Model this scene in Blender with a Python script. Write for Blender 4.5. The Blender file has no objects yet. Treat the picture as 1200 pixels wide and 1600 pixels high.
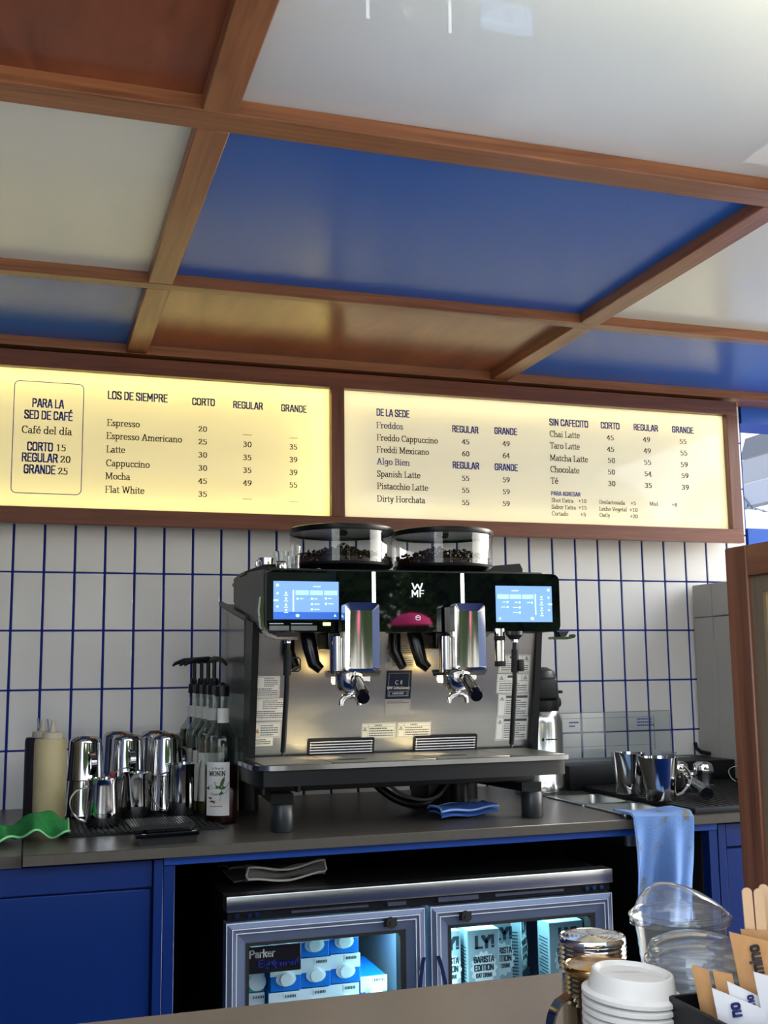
import bpy, bmesh, math, random
from mathutils import Vector, Matrix
random.seed(7)
S = bpy.context.scene
COL = S.collection
PI = math.pi

# ------------------------------------------------------------------ camera
cam_d = bpy.data.cameras.new('camera'); cam = bpy.data.objects.new('camera', cam_d); COL.objects.link(cam)
yaw, pitch, roll = 0.3133018, 0.1421073, -0.0119763
cy_, sy_ = math.cos(yaw), math.sin(yaw)
fw = Vector((sy_*math.cos(pitch), cy_*math.cos(pitch), math.sin(pitch)))
r0 = Vector((cy_, -sy_, 0)); u0 = r0.cross(fw)
rr = math.cos(roll)*r0 + math.sin(roll)*u0
uu = -math.sin(roll)*r0 + math.cos(roll)*u0
M = Matrix((rr, uu, -fw)).transposed().to_4x4()
M.translation = Vector((0.0425447, -2.9578483, 1.2322689))
cam.matrix_world = M
cam_d.sensor_fit = 'VERTICAL'; cam_d.sensor_height = 36.0
cam_d.lens = 1715.84/1600*36.0
cam_d.clip_start = 0.02; cam_d.clip_end = 300
S.camera = cam

# ------------------------------------------------------------------ world and light
W = bpy.data.worlds.new('sky'); S.world = W; W.use_nodes = True
nt = W.node_tree; bg = nt.nodes['Background']
sky = nt.nodes.new('ShaderNodeTexSky'); sky.sky_type = 'NISHITA'; sky.sun_disc = False
sky.sun_elevation = math.radians(27); sky.sun_rotation = math.radians(82); sky.air_density = 1.0; sky.dust_density = 2.5
hs = nt.nodes.new('ShaderNodeHueSaturation'); hs.inputs['Saturation'].default_value = 0.40
nt.links.new(sky.outputs[0], hs.inputs['Color']); nt.links.new(hs.outputs[0], bg.inputs['Color'])
bg.inputs['Strength'].default_value = 0.60

def area(name, loc, rot, sx, sy, power, col=(1, 1, 1)):
    l = bpy.data.lights.new(name, 'AREA'); l.shape = 'RECTANGLE'; l.size = sx; l.size_y = sy; l.energy = power; l.color = col
    o = bpy.data.objects.new(name, l); o.location = loc; o.rotation_euler = rot; COL.objects.link(o); return o

sun_d = bpy.data.lights.new('sun', 'SUN'); sun_d.energy = 4.0; sun_d.angle = 0.01; sun_d.color = (1, .93, .82)
sun = bpy.data.objects.new('sun', sun_d); COL.objects.link(sun)
sun.rotation_euler = (math.radians(24), 0, math.radians(120))     # comes from behind the wall and to the right

S.view_settings.view_transform = 'Standard'; S.view_settings.look = 'None'
S.view_settings.gamma = 1; S.view_settings.use_curve_mapping = False
S.view_settings.exposure = 0.87

# ------------------------------------------------------------------ materials
def lin(c):
    if isinstance(c, str):
        c = [int(c[i:i+2], 16)/255 for i in (0, 2, 4)]
    return tuple((x/12.92 if x <= .04045 else ((x+.055)/1.055)**2.4) for x in c[:3])+(1,)
MATS = {}
def mat(name, col, rough=.5, metal=0, noise=0, nscale=30, bump=0, bscale=200, stretch=None, coat=0, trans=0, ior=1.45, emit=None, estr=0, alpha=1, aniso=0, spec=None):
    if name in MATS: return MATS[name]
    m = bpy.data.materials.new(name); m.use_nodes = True; n = m.node_tree; b = n.nodes['Principled BSDF']
    c = lin(col); b.inputs['Base Color'].default_value = c
    b.inputs['Roughness'].default_value = rough; b.inputs['Metallic'].default_value = metal
    b.inputs['Coat Weight'].default_value = coat; b.inputs['Coat Roughness'].default_value = .05
    b.inputs['Transmission Weight'].default_value = trans; b.inputs['IOR'].default_value = ior
    b.inputs['Alpha'].default_value = alpha; b.inputs['Anisotropic'].default_value = aniso
    if spec is not None: b.inputs['Specular IOR Level'].default_value = spec
    if emit: b.inputs['Emission Color'].default_value = lin(emit); b.inputs['Emission Strength'].default_value = estr
    tc = n.nodes.new('ShaderNodeTexCoord'); mp = n.nodes.new('ShaderNodeMapping')
    n.links.new(tc.outputs['Object'], mp.inputs[0])
    if stretch: mp.inputs['Scale'].default_value = stretch
    if noise:
        t = n.nodes.new('ShaderNodeTexNoise'); t.inputs['Scale'].default_value = nscale; t.inputs['Detail'].default_value = 5
        n.links.new(mp.outputs[0], t.inputs[0])
        rp = n.nodes.new('ShaderNodeValToRGB'); rp.color_ramp.elements[0].position = .3; rp.color_ramp.elements[1].position = .7
        rp.color_ramp.elements[0].color = tuple(x*(1-noise) for x in c[:3])+(1,)
        rp.color_ramp.elements[1].color = tuple(min(1, x*(1+noise*.7)) for x in c[:3])+(1,)
        n.links.new(t.outputs[0], rp.inputs[0]); n.links.new(rp.outputs[0], b.inputs['Base Color'])
    if bump:
        t2 = n.nodes.new('ShaderNodeTexNoise'); t2.inputs['Scale'].default_value = bscale; t2.inputs['Detail'].default_value = 3
        n.links.new(mp.outputs[0], t2.inputs[0])
        bp = n.nodes.new('ShaderNodeBump'); bp.inputs['Strength'].default_value = bump; bp.inputs['Distance'].default_value = .002
        n.links.new(t2.outputs[0], bp.inputs['Height']); n.links.new(bp.outputs[0], b.inputs['Normal'])
    MATS[name] = m; return m

def wood(name, c0, c1, scale=(1.2, 30, 30), rough=.4, coat=.15, spec=None):
    if name in MATS: return MATS[name]
    m = bpy.data.materials.new(name); m.use_nodes = True; n = m.node_tree; b = n.nodes['Principled BSDF']
    tc = n.nodes.new('ShaderNodeTexCoord'); mp = n.nodes.new('ShaderNodeMapping'); mp.inputs['Scale'].default_value = scale
    t = n.nodes.new('ShaderNodeTexNoise'); t.inputs['Scale'].default_value = 2.2; t.inputs['Detail'].default_value = 8; t.inputs['Distortion'].default_value = 1.2
    t2 = n.nodes.new('ShaderNodeTexNoise'); t2.inputs['Scale'].default_value = .35; t2.inputs['Detail'].default_value = 2
    ad = n.nodes.new('ShaderNodeMath'); ad.operation = 'MULTIPLY_ADD'; ad.inputs[1].default_value = .6
    ml = n.nodes.new('ShaderNodeMath'); ml.operation = 'MULTIPLY'; ml.inputs[1].default_value = .4
    rp = n.nodes.new('ShaderNodeValToRGB'); rp.color_ramp.elements[0].position = .32; rp.color_ramp.elements[1].position = .68
    rp.color_ramp.elements[0].color = lin(c0); rp.color_ramp.elements[1].color = lin(c1)
    n.links.new(tc.outputs['Object'], mp.inputs[0]); n.links.new(mp.outputs[0], t.inputs[0]); n.links.new(mp.outputs[0], t2.inputs[0])
    n.links.new(t2.outputs[0], ml.inputs[0]); n.links.new(t.outputs[0], ad.inputs[0]); n.links.new(ml.outputs[0], ad.inputs[2])
    n.links.new(ad.outputs[0], rp.inputs[0]); n.links.new(rp.outputs[0], b.inputs['Base Color'])
    bp = n.nodes.new('ShaderNodeBump'); bp.inputs['Strength'].default_value = .15; bp.inputs['Distance'].default_value = .002
    n.links.new(t.outputs[0], bp.inputs['Height']); n.links.new(bp.outputs[0], b.inputs['Normal'])
    b.inputs['Roughness'].default_value = rough; b.inputs['Coat Weight'].default_value = coat; b.inputs['Coat Roughness'].default_value = .15
    if spec is not None: b.inputs['Specular IOR Level'].default_value = spec
    MATS[name] = m; return m

def ior_fix(n, fr, ior):
    # thin walls reflect alike from both sides
    g = n.nodes.new('ShaderNodeNewGeometry'); m = n.nodes.new('ShaderNodeMath'); m.operation = 'MULTIPLY_ADD'
    m.inputs[1].default_value = 1/ior-ior; m.inputs[2].default_value = ior
    n.links.new(g.outputs['Backfacing'], m.inputs[0]); n.links.new(m.outputs[0], fr.inputs[0])
def acrylic(name, col, gloss=.06, mixd=.35, ior=1.45):
    # back-lit opal acrylic: diffuse + translucent under a clear glossy face
    m = bpy.data.materials.new(name); m.use_nodes = True; n = m.node_tree; n.nodes.remove(n.nodes['Principled BSDF'])
    out = n.nodes['Material Output']
    d = n.nodes.new('ShaderNodeBsdfDiffuse'); t = n.nodes.new('ShaderNodeBsdfTranslucent'); g = n.nodes.new('ShaderNodeBsdfGlossy')
    d.inputs[0].default_value = lin(col); t.inputs[0].default_value = lin(col); g.inputs['Roughness'].default_value = gloss
    mx = n.nodes.new('ShaderNodeMixShader'); mx.inputs[0].default_value = mixd
    n.links.new(t.outputs[0], mx.inputs[1]); n.links.new(d.outputs[0], mx.inputs[2])
    fr = n.nodes.new('ShaderNodeFresnel'); fr.inputs[0].default_value = ior; ior_fix(n, fr, ior)
    m2 = n.nodes.new('ShaderNodeMixShader'); n.links.new(fr.outputs[0], m2.inputs[0])
    n.links.new(mx.outputs[0], m2.inputs[1]); n.links.new(g.outputs[0], m2.inputs[2]); n.links.new(m2.outputs[0], out.inputs[0])
    MATS[name] = m; return m

def clear(name, tint='ffffff', rough=.02, ior=1.45, mixg=1.0, haze=0):
    # thin clear wall: transparent with a fresnel gloss, so nothing behind is bent
    m = bpy.data.materials.new(name); m.use_nodes = True; n = m.node_tree; n.nodes.remove(n.nodes['Principled BSDF'])
    out = n.nodes['Material Output']
    t = n.nodes.new('ShaderNodeBsdfTransparent'); t.inputs[0].default_value = lin(tint)
    g = n.nodes.new('ShaderNodeBsdfGlossy'); g.inputs['Roughness'].default_value = rough
    fr = n.nodes.new('ShaderNodeFresnel'); fr.inputs[0].default_value = ior; ior_fix(n, fr, ior)
    ml = n.nodes.new('ShaderNodeMath'); ml.operation = 'MULTIPLY'; ml.inputs[1].default_value = mixg; ml.use_clamp = True
    m2 = n.nodes.new('ShaderNodeMixShader'); n.links.new(fr.outputs[0], ml.inputs[0]); n.links.new(ml.outputs[0], m2.inputs[0])
    n.links.new(t.outputs[0], m2.inputs[1]); n.links.new(g.outputs[0], m2.inputs[2]); n.links.new(m2.outputs[0], out.inputs[0])
    if haze:
        df = n.nodes.new('ShaderNodeBsdfDiffuse'); df.inputs[0].default_value = lin('f0f3f6'); m3 = n.nodes.new('ShaderNodeMixShader'); m3.inputs[0].default_value = haze
        n.links.new(m2.outputs[0], m3.inputs[1]); n.links.new(df.outputs[0], m3.inputs[2]); n.links.new(m3.outputs[0], out.inputs[0])
    MATS[name] = m; return m

TILE = mat('white_glazed_tile', 'ebe9e4', .22, noise=.05, nscale=3, coat=.3)
GROUT = mat('blue_grout', '0a2c8e', .8)
DARKW = mat('dark_blue_wall', '1c2c4c', .7)
WHITEW = mat('white_paint', 'd8dadb', .6)
FLOORM = mat('grey_floor', '6a6864', .5, noise=.15, nscale=6)
PAVE = mat('pale_paving', '8f8c84', .8, noise=.1, nscale=2)
WD = wood('walnut_beam', '6c4027', 'ab7149', (1.2, 30, 30))
WDY = wood('walnut_beam_depth', '6c4027', 'a66d48', (30, 1.2, 30))
WDZ = wood('walnut_upright', '4c2a1e', '7c4a33', (30, 30, 1.2))
WFR = wood('board_frame_wood', '552e20', '80492f', (1.5, 30, 30), .45)
PLY = wood('ceiling_plywood', '67311e', '985433', (7, 2.0, 7), .3, .2)
BLUEP = mat('blue_ceiling_paint', '1b62c6', .27, spec=.32, bump=.03, bscale=90)
WHITEP = mat('white_ceiling_paint', 'eaefe8', .3, coat=.15, bump=.03, bscale=90)
BLUEC = mat('blue_cabinet_lacquer', '02235e', .35, noise=.04, nscale=2)
BLUEF = mat('bright_blue_paint', '1554b8', .5)
TOP = mat('dark_grey_laminate', '4a463f', .32, noise=.08, nscale=60, bump=.04, bscale=300)
TOPF = mat('taupe_laminate', '524a41', .35, noise=.06, nscale=60)
STEEL = mat('brushed_steel', 'b9bab8', .28, 1, noise=.06, nscale=20, stretch=(.3, 1, 60), bump=.04, bscale=60, aniso=.4)
LEDGE_LIT = mat('lit_ledge_grey', '77797c', .33, 1, noise=.05, nscale=20, stretch=(.3, 1, 60))
CHROME = mat('chrome', 'd2d2d2', .08, 1)
POLI = mat('polished_steel', 'c8c9c9', .13, 1)
BLK = mat('black_plastic', '0c0e10', .4, spec=.35)
BLKM = mat('matte_black', '0c0c0d', .7)
BLKG = mat('black_glass', '05070a', .02, spec=.7)
DGREY = mat('charcoal_casing', '2c2e2f', .42)
GREYM = mat('grey_side_panel', '505352', .2, coat=.15)
RUB = mat('black_rubber', '101112', .6, bump=.3, bscale=500)
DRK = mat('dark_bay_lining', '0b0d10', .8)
GREYB = mat('grey_steel_cladding', 'b0aea7', .42, 0, noise=.05, nscale=3)
ALU = mat('blue_grey_aluminium', '5f6c84', .35, .4)
ALUL = mat('bright_aluminium_edge', 'd6d9e0', .35, .2)
GLASS = clear('clear_glass', 'f4f8f8', .01, 1.45)
PLAST = clear('clear_plastic', 'f2f5f6', .06, 1.5, 1.8)
SMOKE = clear('smoked_lid', '4a4c4e', .03, 1.5)
HOPG = clear('hopper_glass', 'eceef0', .02, 1.5, 1.3)
BEAN = mat('roasted_beans', '2a1409', .3)
WHITEL = mat('white_plastic_lid', 'd6d2ca', .4)
TXTB = mat('black_ink', '16150f', .7)
TXTN = mat('navy_ink', '1c3a9c', .7)
TXTBL = mat('blue_ink', '2c4ba0', .7)
PAPER = mat('sticker_paper', 'd6d6d0', .55)
PAPERL = mat('cream_sticker_paper', 'e2dfca', .55)
GREYINK = mat('grey_ink', '4a4a48', .7)
CREAM = mat('cream_sauce_plastic', 'c9b98a', .45, noise=.08, nscale=14)
GREENC = mat('green_microfibre', '1f7a38', .95, noise=.2, nscale=60, bump=.6, bscale=500)
GREENH = mat('pale_green_hem', '7cbf85', .95)
BLUET = mat('pale_blue_microfibre', '6f93cf', .95, noise=.22, nscale=9, bump=.5, bscale=300)
BLUET2 = mat('blue_microfibre', '2c56a0', .95, noise=.2, nscale=30, bump=.6, bscale=400)
GREYT = mat('grey_towel', '5c5a58', .95, noise=.15, nscale=30, bump=.6, bscale=400)
GREYH = mat('pale_towel_hem', 'a5a19b', .95)
RED = mat('red_bead', 'c01518', .35)
WHT = mat('white_light_strip', 'ffffff', .3, emit='f4f6ff', estr=1.6)
KRAFT = mat('kraft_paper', 'bf8f5c', .8, noise=.12, nscale=60)
WPAP = mat('white_packet_paper', 'dcdad8', .7)
STICK = mat('birch_stirrer', 'd9b48c', .65, noise=.1, nscale=20, stretch=(3, 3, .3))
LAMP = mat('warm_lamp_glass', 'fff0c0', .3, emit='ffd98a', estr=14)
MENU = acrylic('opal_menu_acrylic', 'f6f4ea', .05, .45)
CEILA = acrylic('opal_ceiling_acrylic', 'd2dae4', .004, .5, 1.8)
TANP = wood('tan_plywood', '9a7b4c', 'c0a06c', (30, 30, 2), .5)
OAK_SHADE = wood('shaded_oak', '5c5040', '74664f', (30, 30, 1.5), .5)

# ------------------------------------------------------------------ geometry helpers
class B:
    def __init__(s): s.bm = bmesh.new(); s.mi = 0
    def _tag(s, n0):
        if s.mi:
            s.bm.faces.ensure_lookup_table()
            for f in s.bm.faces[n0:]: f.material_index = s.mi
    def box(s, x0, x1, y0, y1, z0, z1, bev=0, seg=2):
        n0 = len(s.bm.faces)
        t = bmesh.new() if bev else s.bm
        P = [(x0, y0, z0), (x1, y0, z0), (x1, y1, z0), (x0, y1, z0), (x0, y0, z1), (x1, y0, z1), (x1, y1, z1), (x0, y1, z1)]
        v = [t.verts.new(p) for p in P]
        for q in ((0, 3, 2, 1), (4, 5, 6, 7), (0, 1, 5, 4), (1, 2, 6, 5), (2, 3, 7, 6), (3, 0, 4, 7)): t.faces.new([v[i] for i in q])
        if bev:
            bmesh.ops.bevel(t, geom=t.edges[:], offset=bev, segments=seg, affect='EDGES', profile=.5)
            s.merge(t); t.free()
        s._tag(n0); return s
    def merge(s, t, mx=None):
        mp = {}
        for v in t.verts: mp[v] = s.bm.verts.new(mx @ v.co if mx else v.co)
        for f in t.faces:
            try: s.bm.faces.new([mp[v] for v in f.verts])
            except ValueError: pass
    def cyl(s, p0, p1, r, r1=None, n=24, cap=True):
        n0 = len(s.bm.faces)
        p0 = Vector(p0); p1 = Vector(p1); r1 = r if r1 is None else r1
        d = (p1-p0).normalized(); a = d.orthogonal().normalized(); b = d.cross(a)
        c0 = []; c1 = []
        for i in range(n):
            t = 2*PI*i/n; e = a*math.cos(t)+b*math.sin(t)
            c0.append(s.bm.verts.new(p0+e*r)); c1.append(s.bm.verts.new(p1+e*r1))
        for i in range(n):
            j = (i+1) % n; s.bm.faces.new((c0[i], c0[j], c1[j], c1[i]))
        if cap:
            s.bm.faces.new(c0[::-1]); s.bm.faces.new(c1)
        s._tag(n0); return s
    def lathe(s, prof, c, n=32, sx=1, sy=1):
        n0 = len(s.bm.faces); rings = []
        for r, z in prof:
            if r < 1e-6: rings.append([s.bm.verts.new((c[0], c[1], c[2]+z))])
            else: rings.append([s.bm.verts.new((c[0]+r*sx*math.cos(2*PI*i/n), c[1]+r*sy*math.sin(2*PI*i/n), c[2]+z)) for i in range(n)])
        for a, b in zip(rings, rings[1:]):
            for i in range(n):
                j = (i+1) % n
                if len(a) == 1 and len(b) == 1: break
                if len(a) == 1: s.bm.faces.new((a[0], b[j], b[i]))
                elif len(b) == 1: s.bm.faces.new((a[i], a[j], b[0]))
                else: s.bm.faces.new((a[i], a[j], b[j], b[i]))
        s._tag(n0); return s
    def tube(s, pts, r, n=8, closed=False, flat=None):
        n0 = len(s.bm.faces); pts = [Vector(p) for p in pts]; rings = []; N = len(pts)
        up = None
        for k, p in enumerate(pts):
            if closed: d = (pts[(k+1) % N]-pts[k-1]).normalized()
            else: d = (pts[min(k+1, N-1)]-pts[max(k-1, 0)]).normalized()
            if up is None: a = d.orthogonal().normalized()
            else:
                a = (up - d*up.dot(d)).normalized()
            up = a; b = d.cross(a); rk = r[k] if isinstance(r, (list, tuple)) else r
            if flat is not None:      # flat = (direction vector, half width, half thickness): a strap
                wv = Vector(flat[0]).normalized(); tv = d.cross(wv).normalized()
                rings.append([s.bm.verts.new(p+wv*flat[1]*u+tv*flat[2]*v) for u, v in ((1, 1), (-1, 1), (-1, -1), (1, -1))])
            else:
                rings.append([s.bm.verts.new(p+(a*math.cos(2*PI*i/n)+b*math.sin(2*PI*i/n))*rk) for i in range(n)])
        m = len(rings[0])
        rng = range(N if closed else N-1)
        for k in rng:
            A = rings[k]; C2 = rings[(k+1) % N]
            for i in range(m):
                j = (i+1) % m; s.bm.faces.new((A[i], A[j], C2[j], C2[i]))
        if not closed:
            s.bm.faces.new(rings[0][::-1]); s.bm.faces.new(rings[-1])
        s._tag(n0); return s
    def prism(s, pts, ax, a, b):
        # pts: 2-D outline in the two other axes (in x,y,z order), extruded along ax from a to b
        n0 = len(s.bm.faces)
        def P(p, t):
            q = list(p); q.insert(ax, t); return q
        A = [s.bm.verts.new(P(p, a)) for p in pts]; C2 = [s.bm.verts.new(P(p, b)) for p in pts]
        n = len(pts)
        for i in range(n):
            j = (i+1) % n; s.bm.faces.new((A[i], A[j], C2[j], C2[i]))
        s.bm.faces.new(A[::-1]); s.bm.faces.new(C2); s._tag(n0); return s
    def face(s, pts):
        n0 = len(s.bm.faces); s.bm.faces.new([s.bm.verts.new(p) for p in pts]); s._tag(n0); return s
    def sheet(s, f, nu, nv, th=0.0):
        n0 = len(s.bm.faces); g = [[Vector(f(i/nu, j/nv)) for j in range(nv+1)] for i in range(nu+1)]
        V = [[s.bm.verts.new(p) for p in row] for row in g]
        for i in range(nu):
            for j in range(nv): s.bm.faces.new((V[i][j], V[i+1][j], V[i+1][j+1], V[i][j+1]))
        if th:
            U = []
            for i in range(nu+1):
                row = []
                for j in range(nv+1):
                    du = g[min(i+1, nu)][j]-g[max(i-1, 0)][j]; dv = g[i][min(j+1, nv)]-g[i][max(j-1, 0)]
                    nn = du.cross(dv); nn = nn.normalized() if nn.length > 1e-9 else Vector((0, 0, 1))
                    row.append(s.bm.verts.new(g[i][j]-nn*th))
                U.append(row)
            for i in range(nu):
                for j in range(nv): s.bm.faces.new((U[i][j], U[i][j+1], U[i+1][j+1], U[i+1][j]))
            for i in range(nu):
                s.bm.faces.new((V[i][0], U[i][0], U[i+1][0], V[i+1][0])); s.bm.faces.new((V[i][nv], V[i+1][nv], U[i+1][nv], U[i][nv]))
            for j in range(nv):
                s.bm.faces.new((V[0][j], V[0][j+1], U[0][j+1], U[0][j])); s.bm.faces.new((V[nu][j], U[nu][j], U[nu][j+1], V[nu][j+1]))
        s._tag(n0); return s
    def mesh(s, name, mats, smooth=True, off=None):
        if off: bmesh.ops.translate(s.bm, verts=s.bm.verts[:], vec=off)
        me = bpy.data.meshes.new(name); bmesh.ops.recalc_face_normals(s.bm, faces=s.bm.faces[:])
        s.bm.to_mesh(me); s.bm.free()
        for m in (mats if isinstance(mats, (list, tuple)) else [mats]): me.materials.append(m)
        if smooth:
            me.shade_smooth(); me.set_sharp_from_angle(angle=math.radians(38))
        return me
    def to(s, name, mats, parent=None, smooth=True, label=None, kind=None):
        off = Vector((0, 0, 0)); p = parent
        while p is not None: off += Vector(p.location); p = p.parent
        o = bpy.data.objects.new(name, s.mesh(name, mats, smooth, -off if off.length else None)); COL.objects.link(o)
        if parent is not None: o.parent = parent
        if label: o['label'] = label
        if kind: o['kind'] = kind
        return o

def thing(name, loc, label, cat, group=None):
    o = bpy.data.objects.new(name, None); o.empty_display_size = .05; COL.objects.link(o); o.location = loc
    o['label'] = label; o['category'] = cat
    if group: o['group'] = group
    return o
def tag(o, label, cat, group=None):
    o['label'] = label; o['category'] = cat
    if group: o['group'] = group
    return o
def copy_tree(o, parent=None):
    c = o.copy(); COL.objects.link(c)
    if parent is not None: c.parent = parent
    for ch in list(o.children):
        copy_tree(ch, c)
    return c
def arc(cx, cy, rx, ry, a0, a1, n=12):
    return [(cx+rx*math.cos(math.radians(a0+(a1-a0)*i/n)), cy+ry*math.sin(math.radians(a0+(a1-a0)*i/n))) for i in range(n+1)]
def rrect(x0, x1, y0, y1, r, n=5):
    return (arc(x1-r, y1-r, r, r, 0, 90, n)+arc(x0+r, y1-r, r, r, 90, 180, n)+arc(x0+r, y0+r, r, r, 180, 270, n)+arc(x1-r, y0+r, r, r, 270, 360, n))

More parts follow.
